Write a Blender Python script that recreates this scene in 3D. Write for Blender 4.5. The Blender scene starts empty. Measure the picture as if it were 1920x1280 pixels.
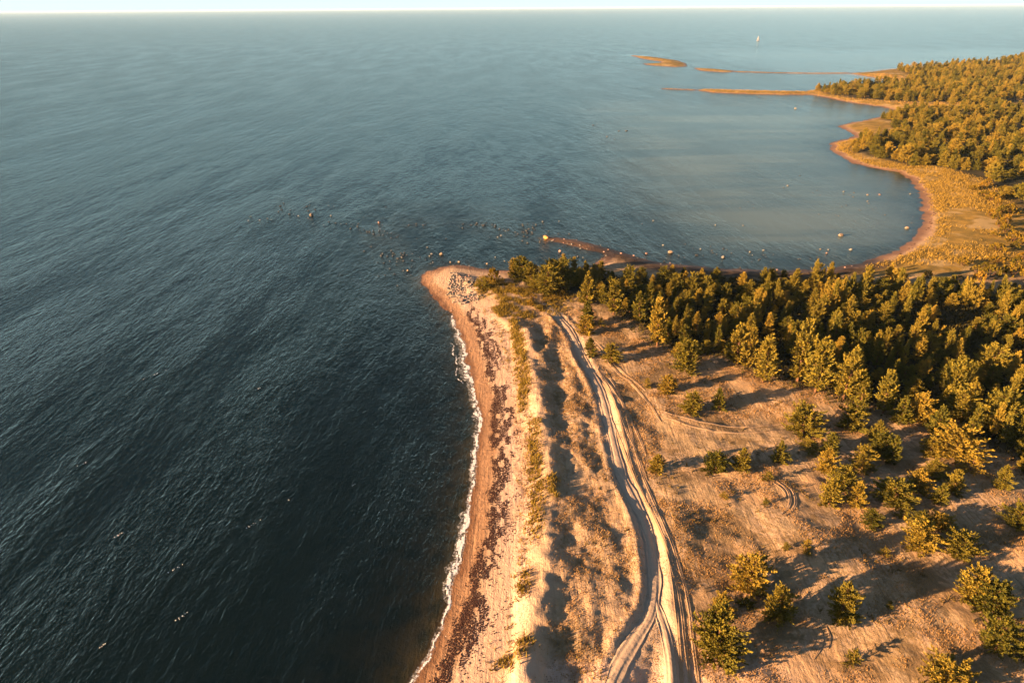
import bpy, math, random
import numpy as np
from mathutils import Matrix, Vector
random.seed(7); rng = np.random.default_rng(7)
scene = bpy.context.scene; COL = scene.collection

# ------------------------------------------------------------------ camera
cam_d = bpy.data.cameras.new('camera'); cam = bpy.data.objects.new('camera', cam_d); COL.objects.link(cam)
cam_d.sensor_width = 36.0; cam_d.lens = 36.0*1281.0/1920.0
cam_d.clip_start = 0.5; cam_d.clip_end = 80000
PITCH = math.atan(625/1281.0); ROLL = math.atan(14/1920.0); CAMZ = 55.0
fw = Vector((0, math.cos(PITCH), -math.sin(PITCH))); up = Vector((0, math.sin(PITCH), math.cos(PITCH))); ri = Vector((1, 0, 0))
cr, sr = math.cos(ROLL), math.sin(ROLL)
R_, U_ = ri*cr - up*sr, ri*sr + up*cr
m = Matrix(((R_.x, U_.x, -fw.x, 0), (R_.y, U_.y, -fw.y, 0), (R_.z, U_.z, -fw.z, CAMZ), (0, 0, 0, 1)))
cam.matrix_world = m; scene.camera = cam

# ------------------------------------------------------------------ sky, sun, exposure
SUN_EL = math.radians(10.5); SUN_AZ = math.radians(21.0)           # light travels towards (cos az, sin az)
world = bpy.data.worlds.new('World'); scene.world = world; world.use_nodes = True
wn = world.node_tree; bg = wn.nodes['Background']
sky = wn.nodes.new('ShaderNodeTexSky'); sky.sky_type = 'NISHITA'; sky.sun_disc = False
sky.sun_elevation = SUN_EL
sky.sun_rotation = math.radians(90.0) - (SUN_AZ + math.pi)          # compass-style: 0 = +Y, clockwise
sky.air_density = 1.0; sky.dust_density = .8; sky.ozone_density = 1.4
hsv = wn.nodes.new('ShaderNodeHueSaturation'); hsv.inputs['Saturation'].default_value = .98; wn.links.new(sky.outputs[0], hsv.inputs['Color'])
tc = wn.nodes.new('ShaderNodeTexCoord'); sp = wn.nodes.new('ShaderNodeSeparateXYZ'); wn.links.new(tc.outputs['Generated'], sp.inputs[0])
hz = wn.nodes.new('ShaderNodeMapRange'); hz.interpolation_type = 'SMOOTHSTEP'; wn.links.new(sp.outputs[2], hz.inputs[0])
hz.inputs[1].default_value = .19; hz.inputs[2].default_value = .0; hz.inputs[3].default_value = 0; hz.inputs[4].default_value = .9
hm = wn.nodes.new('ShaderNodeMix'); hm.data_type = 'RGBA'; wn.links.new(hz.outputs[0], hm.inputs[0]); wn.links.new(hsv.outputs[0], hm.inputs[6]); hm.inputs[7].default_value = (6.1, 7.4, 8.1, 1)   # milky air all round the horizon
wn.links.new(hm.outputs[2], bg.inputs[0]); bg.inputs[1].default_value = 0.05*.52
sun_d = bpy.data.lights.new('sun', 'SUN'); sun_d.energy = 5.0; sun_d.angle = math.radians(0.5); sun_d.color = (1.0, 0.585, 0.285)
sun = bpy.data.objects.new('sun', sun_d); COL.objects.link(sun)
ldir = Vector((math.cos(SUN_AZ)*math.cos(SUN_EL), math.sin(SUN_AZ)*math.cos(SUN_EL), -math.sin(SUN_EL)))
sun.rotation_euler = ldir.to_track_quat('-Z', 'Y').to_euler()
vs = scene.view_settings; vs.view_transform = 'Standard'; vs.look = 'None'; vs.gamma = 1.0; vs.use_curve_mapping = False
vs.exposure = 2.55
scene.cycles.use_denoising = True
scene.cycles.max_bounces = 6; scene.cycles.diffuse_bounces = 2; scene.cycles.glossy_bounces = 2
scene.cycles.transmission_bounces = 2; scene.cycles.transparent_max_bounces = 8; scene.cycles.volume_bounces = 0
scene.cycles.caustics_reflective = False; scene.cycles.caustics_refractive = False

# ------------------------------------------------------------------ surveyed lines and places, metres (x east, y away from the camera)
COAST = [[-11.59,35.33],[-9.19,42.19],[-8.28,45.03],[-7.4,47.47],[-6.73,50.76],[-6.39,55.13],[-5.72,59.16],[-5.46,63.15],[-5.44,67.52],[-5.03,72.91],[-5.08,78.96],[-4.98,85.78],[-5.68,92.73],[-7.19,100.61],[-8.37,108.54],[-9.91,117.51],[-12.86,126.43],[-16.33,134.41],[-19.61,141.3],[-20.79,146.32],[-19.71,149.8],[-17.25,152.64],[-13.88,154.81],[-10.0,153.6],[-6.76,151.69],[-2.99,150.52],[0.74,150.44],[5.12,151.07],[10.15,151.69],[15.24,152.69],[19.17,154.1],[21.31,157.11],[22.86,160.24],[22.71,162.28],[20.02,164.42],[16.54,167.49],[13.35,170.65],[10.01,172.99],[8.57,175.34],[9.37,177.22],[12.28,175.72],[16.38,173.76],[20.9,170.02],[25.76,165.13],[29.2,161.31],[32.82,157.25],[36.47,154.86],[41.82,153.23],[48.75,150.87],[57.06,149.61],[65.66,149.43],[72.7,150.0],[80.94,153.14],[87.94,157.2],[96.11,163.1],[104.39,171.19],[111.53,180.56],[119.37,193.65],[128.71,211.75],[136.07,229.33],[140.45,242.88],[141.56,252.51],[136.48,258.25],[132.51,267.18],[133.77,281.94],[135.94,295.78],[141.81,310.79],[151.51,319.95],[161.09,328.17],[163.82,338.67],[165.9,358.33],[173.44,366.84],[190.54,379.12],[215.36,402.42],[223.13,415.42],[223.61,429.66],[214.31,448.05],[211.49,464.69],[209.08,484.04],[205.71,493.62],[191.43,494.53],[178.36,496.96],[164.22,501.11],[144.2,510.69],[136.83,525.01],[136.66,532.21],[144.61,537.18],[164.97,528.48],[186.8,521.67],[210.98,516.56],[221.53,525.74],[243.05,537.88],[269.2,551.49],[301.69,567.5],[311.01,577.5],[307.3,607.44],[305.65,637.66],[305.54,659.37],[331.96,671.38],[364.37,698.81],[406.99,720.98],[459.41,758.53],[523.89,799.36],[575.46,837.61],[581.41,860.56],[620.54,886.05],[976.25,936.84],[455.4,262.63],[96.2,34.54]]
ISLETS = [[[153.2,935.5],[170.59,912.36],[182.07,871.55],[190.34,843.17],[188.57,793.15],[182.21,749.02],[168.44,743.31],[155.66,755.08],[143.8,774.5],[143.79,793.68],[161.49,795.85],[168.54,819.57],[161.19,837.44],[154.22,874.6]],[[182.93,731.71],[199.71,716.93],[213.16,693.68],[205.11,676.51],[197.4,677.17],[181.02,696.51]],[[212.11,690.13],[242.49,673.3],[273.55,664.91],[308.43,664.77],[304.09,655.04],[270.33,656.78],[239.79,665.52],[208.67,678.53]],[[113.33,543.07],[137.49,533.98],[135.74,526.86],[112.45,538.64]]]
CREST = [[-6.1,134.37],[-3.64,124.31],[-0.47,118.33],[2.49,114.89],[3.06,106.46],[3.46,98.61],[3.74,91.65],[4.06,85.42],[4.5,79.81],[4.55,74.75],[4.59,70.15],[4.24,65.96],[3.8,62.11],[3.69,58.58],[3.42,55.32],[3.07,52.67],[2.51,50.88],[2.2,48.18],[1.71,45.66],[1.26,43.88],[0.89,42.19],[0.71,40.32],[0.19,34.83]]
RIDGES = [[[[7.62,120.05],[6.47,109.55],[5.61,103.35],[6.53,98.57],[6.36,95.53]],1.5,1.1],[[[9.08,95.49],[9.37,90.79],[9.7,85.41],[9.89,83.25]],1.2,1.2],[[[7.88,114.01],[9.04,109.5],[9.67,105.29]],0.9,1.2],[[[9.58,98.53],[11.86,99.41],[12.8,97.57]],0.8,1.1],[[[6.83,65.67],[7.45,63.13],[8.44,60.72],[10.17,60.12]],1.5,1.3],[[[9.36,71.91],[10.63,71.16],[11.78,69.7]],1.2,1.2],[[[10.38,58.7],[10.73,56.26],[10.6,53.23],[11.02,49.95]],1.5,1.5],[[[13.12,61.25],[13.65,58.39],[13.76,56.23]],0.7,1.0],[[[5.43,55.02],[6.3,54.26],[7.58,52.29],[7.47,49.54]],1.0,1.3],[[[3.01,50.93],[3.25,48.7],[3.5,47.01]],0.8,1.1],[[[5.7,49.11],[6.53,46.98],[6.85,45.16]],0.9,1.4],[[[10.6,47.15],[9.64,45.14],[8.39,43.05],[7.01,40.73]],1.0,1.2],[[[13.54,48.34],[12.5,46.37],[11.28,44.02],[9.68,40.94]],1.0,0.9],[[[1.27,45.21],[2.16,42.73],[1.78,40.78]],0.7,1.2],[[[11.34,89.97],[10.53,85.84],[12.03,81.82]],0.7,1.2],[[[9.46,81.86],[8.65,77.89],[9.03,74.2]],0.9,1.3],[[[16.01,94.35],[15.88,87.56],[15.96,81.77],[16.25,75.31]],1.0,1.6],[[[18.93,82.19],[18.86,76.94]],0.6,1.0],[[[19.68,67.29],[19.57,63.82],[19.54,60.17],[19.64,56.79]],1.1,1.5],[[[11.79,125.9],[14.85,124.49],[15.35,119.33]],0.7,1.2],[[[30.17,90.2],[36.36,91.73],[39.38,90.87],[42.18,87.39]],0.9,1.8],[[[19.43,99.86],[20.7,94.47],[22.37,87.97]],0.5,1.5],[[[25.11,79.42],[26.33,75.61],[28.15,72.05]],0.4,1.6],[[[31.52,86.33],[27.27,82.08],[25.33,83.51]],0.4,1.6]]
PATH = [[7.6,127.27],[8.57,121.92],[10.27,116.93],[11.52,110.49],[12.03,103.81],[12.92,98.48],[13.74,93.57],[13.94,88.41],[13.91,83.26],[13.88,78.56],[13.86,74.24],[14.05,70.81],[14.67,67.08],[15.19,63.63],[15.39,59.56],[15.09,55.46],[14.49,51.73],[13.65,48.98],[12.1,46.74],[10.79,44.93],[9.5,42.92],[8.25,40.75],[7.07,38.72]]
FORK = [[14.33,51.73],[14.39,48.98],[14.6,46.41],[14.38,43.44],[13.87,40.19],[13.44,38.18]]
LINK = [[-2.05,122.11],[1.62,123.87],[4.87,126.22],[7.6,127.27]]
TRACKS = [[[14.13,99.94],[15.38,92.03],[15.57,83.64],[15.54,76.98],[15.58,71.08],[16.13,65.81],[16.51,61.09],[16.85,56.82],[16.93,52.96],[16.69,49.44],[16.27,46.22],[15.98,43.27],[15.58,40.02]],[[15.46,99.92],[16.62,92.02],[16.72,83.62],[16.62,76.96],[16.6,71.07],[17.1,65.8],[17.43,61.08],[17.72,56.81],[17.76,52.95],[17.49,49.43],[17.03,46.22],[16.71,43.26],[16.28,40.02]],[[14.56,83.65],[15.06,75.75],[15.62,68.9],[16.42,63.86],[16.83,59.33],[16.86,55.23],[16.4,51.52],[15.98,48.12],[15.46,44.42],[14.75,40.03]],[[33.23,69.65],[34.07,67.98],[33.72,65.99],[32.9,64.46],[31.57,63.17]],[[33.76,69.65],[34.71,67.97],[34.4,65.98],[33.64,64.45],[31.93,62.8]],[[32.72,69.32],[33.55,67.99],[33.36,66.38]],[[29.53,47.32],[29.52,46.1],[28.74,44.92],[27.7,43.78]],[[30.23,47.31],[30.21,46.09],[29.52,44.91]],[[28.82,47.08],[28.83,46.1],[28.16,45.16]],[[28.13,46.84],[28.19,45.99],[27.66,45.4]],[[8.59,125.96],[8.82,119.45],[10.74,112.76]],[[8.4,130.15],[10.91,128.4],[13.77,130.05],[14.65,133.55]],[[9.21,130.71],[11.43,126.72],[14.7,128.33]],[[13.75,98.1],[15.49,90.41],[16.05,82.23],[16.7,75.73],[17.08,69.96]],[[14.79,98.09],[16.6,89.6],[17.41,82.21],[17.92,75.71]],[[14.34,110.03],[16.78,99.9],[19.99,92.79],[21.49,83.56]],[[14.82,110.02],[17.67,99.88],[20.82,92.78]],[[22.07,86.46],[26.09,83.5],[31.81,82.02],[39.12,83.32]],[[22.1,84.69],[25.69,81.83],[31.29,80.26],[38.85,81.52]]]
GRASSLINES = [[[-6.48,144.53],[-3.94,137.91],[-1.59,131.79],[-2.07,124.8]],[[0.03,119.6],[1.15,110.25],[1.92,100.13],[2.04,93.05]],[[0.51,114.77],[1.32,102.04],[1.65,94.75],[1.38,88.26]],[[3.23,83.65],[2.83,78.26],[2.85,72.22]],[[2.94,68.92],[2.73,64.85],[2.33,60.24]],[[2.71,74.55],[2.96,69.46]],[[1.18,54.23],[0.8,51.66]],[[-0.95,43.41],[0.53,44.26],[1.05,45.44]],[[5.13,69.84],[4.81,66.7]]]
WOOD = [[-0.49,147.38],[3.48,135.17],[8.94,131.78],[13.58,134.07],[15.59,131.66],[20.02,123.54],[23.38,118.4],[25.87,110.25],[28.69,103.55],[35.42,104.84],[38.95,99.93],[41.54,97.14],[47.65,91.91],[48.97,88.23],[54.05,87.09],[58.4,86.28],[61.87,84.04],[64.27,77.91],[66.98,75.38],[68.76,71.83],[80.54,69.48],[112.43,96.97],[134.53,128.23],[114.81,130.91],[99.55,131.21],[83.91,135.12],[69.77,139.18],[61.03,140.66],[51.81,141.18],[41.21,141.07],[33.99,140.23],[25.83,140.4],[20.28,142.82],[14.72,147.06],[9.92,148.22]]
FARWOOD = [[[140.9,289.64],[143.04,271.92],[148.75,258.78],[158.92,253.75],[159.63,236.46],[156.46,219.86],[150.93,200.38],[145.13,179.72],[172.1,179.04],[397.36,264.74],[915.54,876.94],[604.71,862.77],[519.98,775.45],[448.46,730.74],[384.48,690.75],[359.29,680.81],[346.3,636.94],[332.45,593.75],[302.61,561.2],[267.61,543.79],[234.63,527.38],[217.72,514.38],[215.24,494.61],[221.56,464.09],[245.32,443.62],[286.85,436.08],[276.46,421.88],[232.74,419.55],[219.56,400.05],[195.4,375.05],[197.3,356.86],[180.37,336.38],[158.67,319.65]]]
CLEAR = [[291.55,435.81],[313.42,434.56],[381.64,448.97],[352.74,412.98],[288.93,398.56],[282.86,409.91]]
BOULDERS = [[-59.37,199.13,1.49,2],[-71.91,210.14,0.94,0],[-70.57,203.7,0.51,1],[-73.16,194.35,0.48,1],[-71.42,196.05,0.49,1],[-76.31,193.91,0.44,1],[-63.07,198.51,0.59,1],[-53.46,198.61,0.64,1],[-48.53,189.79,0.57,0],[-37.76,190.69,0.95,3],[-54.88,209.06,0.72,0],[-61.66,204.4,0.91,0],[-63.48,209.3,0.93,0],[-63.88,207.94,0.51,0],[-62.96,211.29,0.47,0],[-32.14,163.26,0.5,1],[-30.37,165.57,0.51,1],[-26.88,159.97,0.53,1],[-22.52,160.5,0.66,0],[-21.49,168.04,0.56,1],[-19.87,162.72,0.75,1],[-20.2,161.08,0.58,1],[-17.43,162.41,1.16,2],[-19.34,155.55,0.48,1],[-18.91,156.49,0.52,1],[-16.84,156.69,0.6,0],[-14.73,156.4,0.6,2],[-12.59,156.35,0.68,2],[-10.05,153.93,0.4,1],[-5.81,155.01,0.6,2],[-3.9,159.83,0.53,1],[-1.63,156.96,0.52,1],[-2.71,177.57,0.72,1],[-3.62,176.11,0.62,1],[-1.56,181.82,0.46,1],[1.24,177.77,0.54,0],[-5.67,176.16,0.53,0],[-27.52,154.89,0.4,0],[-25.27,150.81,0.39,1],[-24.18,150.79,0.78,2],[-26.97,148.62,0.77,0],[-23.69,153.64,0.47,0],[-23.08,147.99,0.46,0],[-29.12,148.12,0.46,0],[-32.35,156.78,0.56,0],[-25.22,141.21,0.41,1],[-42.28,198.31,0.64,0],[-46.93,190.08,0.67,0],[-45.12,189.37,0.57,0],[9.08,190.4,0.73,1],[9.22,188.29,0.59,0],[13.78,190.88,0.5,1],[6.51,183.03,0.64,0],[6.36,188.71,0.66,0],[15.67,178.69,0.57,1],[9.34,174.99,1.8,4],[10.75,172.63,0.67,1],[12.23,163.99,1.0,3],[16.35,159.96,0.63,1],[17.57,159.23,0.46,1],[27.21,161.66,0.75,3],[22.99,168.71,0.42,1],[33.6,161.78,0.81,3],[39.63,162.28,1.51,2],[40.73,190.77,0.6,1],[36.99,187.92,0.66,0],[57.25,186.02,0.59,1],[38.97,168.34,0.6,1],[47.73,165.02,0.59,1],[45.55,160.36,1.26,0],[41.22,160.28,0.86,0],[42.29,158.68,0.57,0],[50.02,162.04,0.75,0],[47.15,159.88,0.57,0],[50.79,161.13,0.63,0],[51.75,158.9,1.03,1],[54.72,161.76,0.75,0],[50.93,167.1,0.6,0],[44.86,169.16,0.6,0],[1.46,177.77,0.47,0],[112.49,268.33,0.82,0],[104.14,247.05,1.01,0],[91.85,229.29,0.94,0],[94.12,231.74,0.95,1],[109.36,223.07,0.84,1],[107.8,219.51,0.98,0],[109.52,218.69,0.6,0],[109.41,215.97,0.89,0],[99.9,218.67,0.68,0],[115.02,218.53,0.75,2],[119.14,218.72,0.9,3],[129.26,219.34,0.76,1],[111.31,210.5,0.73,1],[110.54,208.11,0.87,0],[100.8,204.79,0.78,0],[102.68,205.83,0.86,0],[104.29,200.42,0.84,0],[69.56,203.76,0.64,0],[73.68,203.92,0.64,0],[67.24,194.78,0.48,0],[95.36,194.28,0.81,0],[90.41,196.29,0.62,0],[91.48,190.72,0.53,0],[97.77,188.77,0.53,0],[64.78,185.34,0.59,1],[57.17,185.76,0.59,1],[109.2,195.16,0.89,0],[112.52,186.64,0.66,0],[115.96,192.5,0.61,0],[102.97,186.54,0.46,0],[108.45,181.65,1.41,2],[87.66,175.22,1.61,2],[77.64,164.21,0.65,2],[79.48,163.71,0.64,1],[77.99,161.2,0.69,3],[84.98,163.58,0.88,1],[63.16,163.62,0.64,1],[59.45,162.34,0.7,1],[59.32,160.11,0.52,1],[64.6,160.43,0.63,0],[51.56,158.53,1.14,1],[54.65,161.82,0.58,0],[62.15,158.73,0.63,0],[59.76,156.63,0.73,0],[57.68,155.41,0.62,0],[62.26,155.31,0.62,0],[69.9,157.01,0.73,0],[74.57,158.46,0.51,0],[72.27,156.96,0.62,0],[50.79,160.92,0.46,0],[169.27,424.96,2.17,1],[175.7,432.91,1.1,0],[189.06,460.16,1.46,0],[57.36,348.82,1.8,0],[43.12,367.74,1.66,0],[45.72,332.7,1.51,0],[165.68,480.1,2.13,0],[232.86,575.04,1.44,0]]
TREES = [[18.54,72.24,2.27,2.14,"cone","lone small pine just right of the paired tyre ruts"],[26.27,72.23,2.37,2.81,"oval","round small pine left of its narrow twin on the open sand"],[29.45,72.08,2.77,2.14,"cone","narrow small pine right of its round twin on the open sand"],[35.03,73.74,2.85,2.04,"cone","slim upright pine alone in front of the tree shadows, right of the twin pines"],[32.16,69.79,1.03,1.36,"bush","knee-high pine seedling above the curved tyre marks, with a long shadow"],[42.45,75.7,2.77,2.44,"cone","upper pine of the close pair standing right of the slim lone pine"],[40.35,71.93,2.94,2.61,"cone","lower pine of the close pair standing right of the slim lone pine"],[45.13,72.07,2.8,2.62,"oval","dull round pine right of the close pair, partly in shade"],[50.08,78.47,2.71,2.39,"cone","top tree of the stepped row of three touching pines below the wood"],[49.38,75.49,2.68,2.9,"oval","middle tree of the stepped row of three touching pines below the wood"],[49.53,73.53,3.45,2.12,"cone","lowest tree of the stepped row of three touching pines below the wood"],[55.39,74.79,2.12,2.47,"oval","smaller pine leaning into the broadest pine at the upper right"],[57.68,73.97,3.63,4.47,"broad","broadest bushy pine at the upper right, many rounded heads"],[58.46,71.13,1.84,2.44,"bush","low ragged pine at the foot of the broadest bushy pine"],[60.22,67.67,2.79,2.1,"cone","solitary small pine in the shaded sand near the right edge"],[49.94,67.47,2.4,2.24,"oval","left tree of the loose clump of four pines above the sunlit bank"],[53.62,70.35,1.71,2.42,"oval","highest tree of the loose clump of four pines above the sunlit bank"],[53.79,66.9,2.8,2.28,"cone","right tree of the loose clump of four pines above the sunlit bank"],[51.18,65.27,2.34,1.89,"cone","lowest tree of the loose clump of four pines above the sunlit bank"],[38.13,65.39,3.08,2.09,"oval","left tree of the trio around a dark hollow, right of the curved tyre marks"],[41.36,68.97,2.52,2.69,"oval","back tree of the trio around a dark hollow, right of the curved tyre marks"],[41.18,65.18,3.0,2.19,"cone","right tree of the trio around a dark hollow, right of the curved tyre marks"],[46.05,65.42,2.37,3.84,"broad","wide round-headed pine in the middle of the right-hand sand flat"],[45.55,62.64,1.39,1.41,"bush","little pine tucked under the wide round-headed pine"],[41.37,61.62,1.68,1.91,"oval","low pine down left of the wide round-headed pine"],[47.07,61.38,1.67,1.77,"oval","narrow pine at the back left of the two-headed thicket"],[49.08,61.32,1.62,2.48,"oval","bushy pine at the back right of the two-headed thicket"],[45.05,57.89,2.76,3.08,"broad","stout golden pine in front of the two-headed thicket"],[48.31,56.57,2.39,2.88,"broad","single golden bushy pine right of the stout golden pine"],[57.5,60.62,2.22,2.95,"broad","spreading pine above the sunlit track at the right edge"],[24.28,52.29,3.67,3.08,"oval","tall golden egg-shaped pine at the head of the big left shadow clump"],[20.49,48.93,2.09,1.88,"oval","half-shaded pine between the egg-shaped pine and the largest near pine"],[23.26,49.93,0.93,1.49,"bush","small lit pine tip in the dark gap of the big shadow clump"],[25.99,48.57,2.97,2.53,"oval","mostly shaded round pine with only its crest lit, right of the egg-shaped pine"],[18.85,44.04,5.11,3.6,"oval","largest nearest pine, beside the tyre ruts at the bottom"],[31.97,48.12,3.65,2.46,"oval","neat solitary oval pine standing clear in the shaded sand at the bottom"],[31.13,43.48,1.37,1.42,"bush","sparse pale shrubby pine below the neat oval pine"],[46.22,50.36,3.41,2.7,"oval","upper half of the tall leaning pair of pines at the lower right"],[46.83,48.69,3.18,3.05,"oval","lower half of the tall leaning pair of pines at the lower right"],[44.65,44.32,3.11,2.96,"broad","ragged wide pine below the tall leaning pair"],[47.11,43.62,3.87,2.18,"oval","dark pine cut by the right edge beside the ragged wide pine"],[38.44,42.59,1.4,0.94,"cone","tiny bright pine with a long shadow at the bottom edge"],[38.11,40.87,2.16,3.62,"broad","wide pine crown cut off by the bottom edge"],[29.88,57.38,0.8,0.78,"bush","ankle-high bright seedling left of a darker seedling"],[31.95,57.03,1.37,1.23,"bush","dark seedling in the shadow band beside a bright one"],[40.52,56.83,0.88,0.95,"bush","yellow seedling left of the stout golden pine"],[25.62,66.3,0.8,0.86,"bush","seedling casting a thin shadow towards the curved tyre marks"],[30.34,65.23,0.8,0.85,"bush","seedling on the inner edge of the curved tyre marks"],[37.2,49.27,0.8,0.62,"bush","faint seedling at the corner of the shaded patch"],[65.93,71.78,1.69,1.6,"oval","pine cut by the right edge above the solitary shaded pine"],[24.17,92.35,2.44,2.49,"oval","small round pine right of the sandy track, with a long straight shadow"],[26.54,86.16,2.76,2.71,"oval","sunlit round pine in the open, left of a darker slim one"],[30.72,86.66,3.07,2.12,"cone","darker slim pine in the open, right of a sunlit round one"],[40.96,80.91,3.91,3.95,"oval","big bright pine standing alone in front of the wood edge"],[48.45,82.21,3.61,3.26,"oval","oval pine just outside the wood edge, right of the big bright lone pine"],[40.39,76.56,1.03,2.78,"bush","dark low juniper-like bush in full shade below the wood edge"],[39.79,94.49,6.78,4.03,"tall","tall pine at the sandy front corner of the wood with a rounded foot"],[45.27,94.66,8.92,4.48,"tall","highest pine on the front edge of the wood"],[46.76,91.1,7.62,4.34,"tall","broad golden pine on the front edge, right of the highest one"],[50.31,89.34,7.38,4.28,"tall","broad-topped front-edge pine behind the oval outlier"],[52.58,88.31,4.44,2.6,"cone","narrow bright pine fronting the wood behind the oval outlier"],[54.59,85.79,5.88,3.65,"tall","heavy dark-sided pine on the front edge, middle right"],[55.78,83.13,3.68,2.75,"cone","left of two small bright pines at the foot of the wood"],[58.54,83.17,3.94,3.02,"oval","right of two small bright pines at the foot of the wood"],[59.29,80.16,3.79,2.68,"cone","bright conical pine standing out before the dark gap at right"],[37.49,100.9,6.38,4.24,"tall","full pine on the front edge above the sand bank, left part of the wood"],[28.73,99.16,4.57,3.7,"oval","low golden pine at the left foot of the wood"],[39.16,100.63,5.89,2.88,"cone","slender pine wedged on the front edge above the sand bank"],[65.07,83.77,3.84,3.79,"broad","orange-tinged round pine at the right foot of the wood"],[68.28,80.84,5.24,3.95,"oval","large bright pine at the right foot of the wood"],[69.11,77.68,3.52,3.07,"oval","bright pine at the foot of the wood next to the right edge"],[66.67,89.33,6.15,3.57,"tall","pale pointed pine above the dark gap in the wood"],[77.18,97.12,4.17,3.95,"broad","rust-orange round-headed pine inside the wood"],[-6.35,136.75,1.75,2.83,"bush","low round bush on the headland grass left of the yellow sapling"],[1.99,142.59,4.42,4.52,"oval","dark full pine at the seaward end of the trees"],[4.34,138.6,4.0,3.41,"cone","yellow-lit pine in front of the dark seaward pine"],[7.28,133.06,4.93,4.59,"broad","broad pine fronting the seaward group above the sand"],[11.0,135.42,5.2,4.99,"broad","shaded wide pine right of the broad seaward one"],[8.85,145.55,3.19,3.55,"oval","rounded pine at the back of the seaward group against the water"],[15.3,127.99,5.6,3.57,"cone","tall bright pine beside the head of the sandy track"],[18.58,135.47,2.3,2.68,"cone","narrow pine behind the tall bright trackside pine"],[14.23,117.55,4.09,2.68,"cone","middle pine of the upright column right of the sandy track"],[13.54,113.62,2.79,2.66,"oval","lowest pine of the upright column right of the sandy track"],[19.76,121.87,6.16,3.99,"tall","tall dark-footed pine on the wood corner by the sandy clearing"],[24.07,117.29,5.24,3.51,"tall","twin-topped pine on the wood edge above the striped shadows"],[25.55,107.88,7.49,4.16,"tall","very tall pine jutting out over the striped shadows"],[16.73,117.19,1.23,1.25,"bush","tiny pine alone on the sand above the striped shadows"],[13.56,104.31,2.77,2.27,"cone","slim pine hugging the right bank of the sandy track"],[16.88,102.6,2.69,2.5,"oval","round pine to the right of the slim trackside pine"],[21.18,93.72,1.3,1.29,"bush","seedling left of the small round pine with the straight shadow"]]
SAPLING = [-3.95,141.0]
BOAT = [435.36,1307.39]
STONES = [[-19.15,144.96],[-15.78,147.65],[-12.16,144.82],[-9.25,139.81],[-7.95,132.16],[-10.15,131.62],[-13.03,135.83],[-16.85,139.97]]
MEADOW = [[79.87,151.01],[94.61,160.39],[111.94,178.88],[127.9,206.58],[142.71,247.45],[157.54,253.27],[162.07,238.26],[157.85,212.27],[153.09,182.9],[118.5,135.7],[86.66,140.14]]
SPIT = [[10.07,174.35],[14.13,171.95],[19.24,167.37],[24.12,163.01]]
WEED_SHADE = [[24.44,163.42],[26.9,159.27],[30.65,154.51],[35.04,151.06],[40.83,149.13],[47.7,147.21],[55.95,146.34],[64.39,146.17],[71.28,146.72],[79.19,149.39],[85.83,152.93]]  # spit root and bay shore behind the wood: dark wrack plus painted shade
BAR = [[-20.75,148.05],[-30.18,169.89],[-38.75,186.9],[-50.24,198.17],[-61.35,204.39],[-74.45,204.75]]
BAR2 = [[8.59,175.81],[0.23,185.91],[-8.83,188.77],[-24.3,191.87],[-37.89,190.59]]

# ------------------------------------------------------------------ helpers
def tag(o, label=None, cat=None, group=None, kind=None):
    if label: o['label'] = label
    if cat: o['category'] = cat
    if group: o['group'] = group
    if kind: o['kind'] = kind
    return o
def mesh_np(name, V, faces, mats, smooth=False, matidx=None):
    """faces: (n,3) or (n,4) int array"""
    V = np.asarray(V, np.float32); F = np.asarray(faces, np.int32); n, k = F.shape
    me = bpy.data.meshes.new(name)
    me.vertices.add(len(V)); me.vertices.foreach_set('co', V.ravel())
    me.loops.add(n*k); me.loops.foreach_set('vertex_index', F.ravel())
    me.polygons.add(n); me.polygons.foreach_set('loop_start', np.arange(0, n*k, k, dtype=np.int32))
    if matidx is not None: me.polygons.foreach_set('material_index', np.asarray(matidx, np.int32))
    if smooth: me.polygons.foreach_set('use_smooth', np.ones(n, bool))
    me.update(calc_edges=True)
    for mt in mats: me.materials.append(mt)
    return me
def link(name, me, parent=None):
    o = bpy.data.objects.new(name, me); COL.objects.link(o)
    if parent: o.parent = parent
    return o
def fattr(me, name, vals):
    a = me.attributes.new(name, 'FLOAT', 'POINT'); a.data.foreach_set('value', np.asarray(vals, np.float32).ravel())

def hash2(ix, iy, seed):
    h = (ix.astype(np.int64)*374761393 + iy.astype(np.int64)*668265263 + seed*974634777) & 0xFFFFFFFF
    h = ((h ^ (h >> 13))*1274126177) & 0xFFFFFFFF
    return ((h ^ (h >> 16)) & 0xFFFF)/65535.0
def vnoise(x, y, seed=0):
    ix, iy = np.floor(x), np.floor(y); fx, fy = x-ix, y-iy
    fx = fx*fx*fx*(fx*(fx*6-15)+10); fy = fy*fy*fy*(fy*(fy*6-15)+10)
    a, b = hash2(ix, iy, seed), hash2(ix+1, iy, seed); c, d = hash2(ix, iy+1, seed), hash2(ix+1, iy+1, seed)
    return (a*(1-fx)+b*fx)*(1-fy) + (c*(1-fx)+d*fx)*fy
def fbm(x, y, seed=0, o=3):
    s = 0; a = .5; t = 0
    for k in range(o):
        s = s + a*vnoise(x*2**k+k*17.3, y*2**k-k*9.1, seed+k); t += a; a *= .5
    return s/t
def sstep(a, b, x):
    t = np.clip((x-a)/(b-a), 0, 1); return t*t*(3-2*t)
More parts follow.
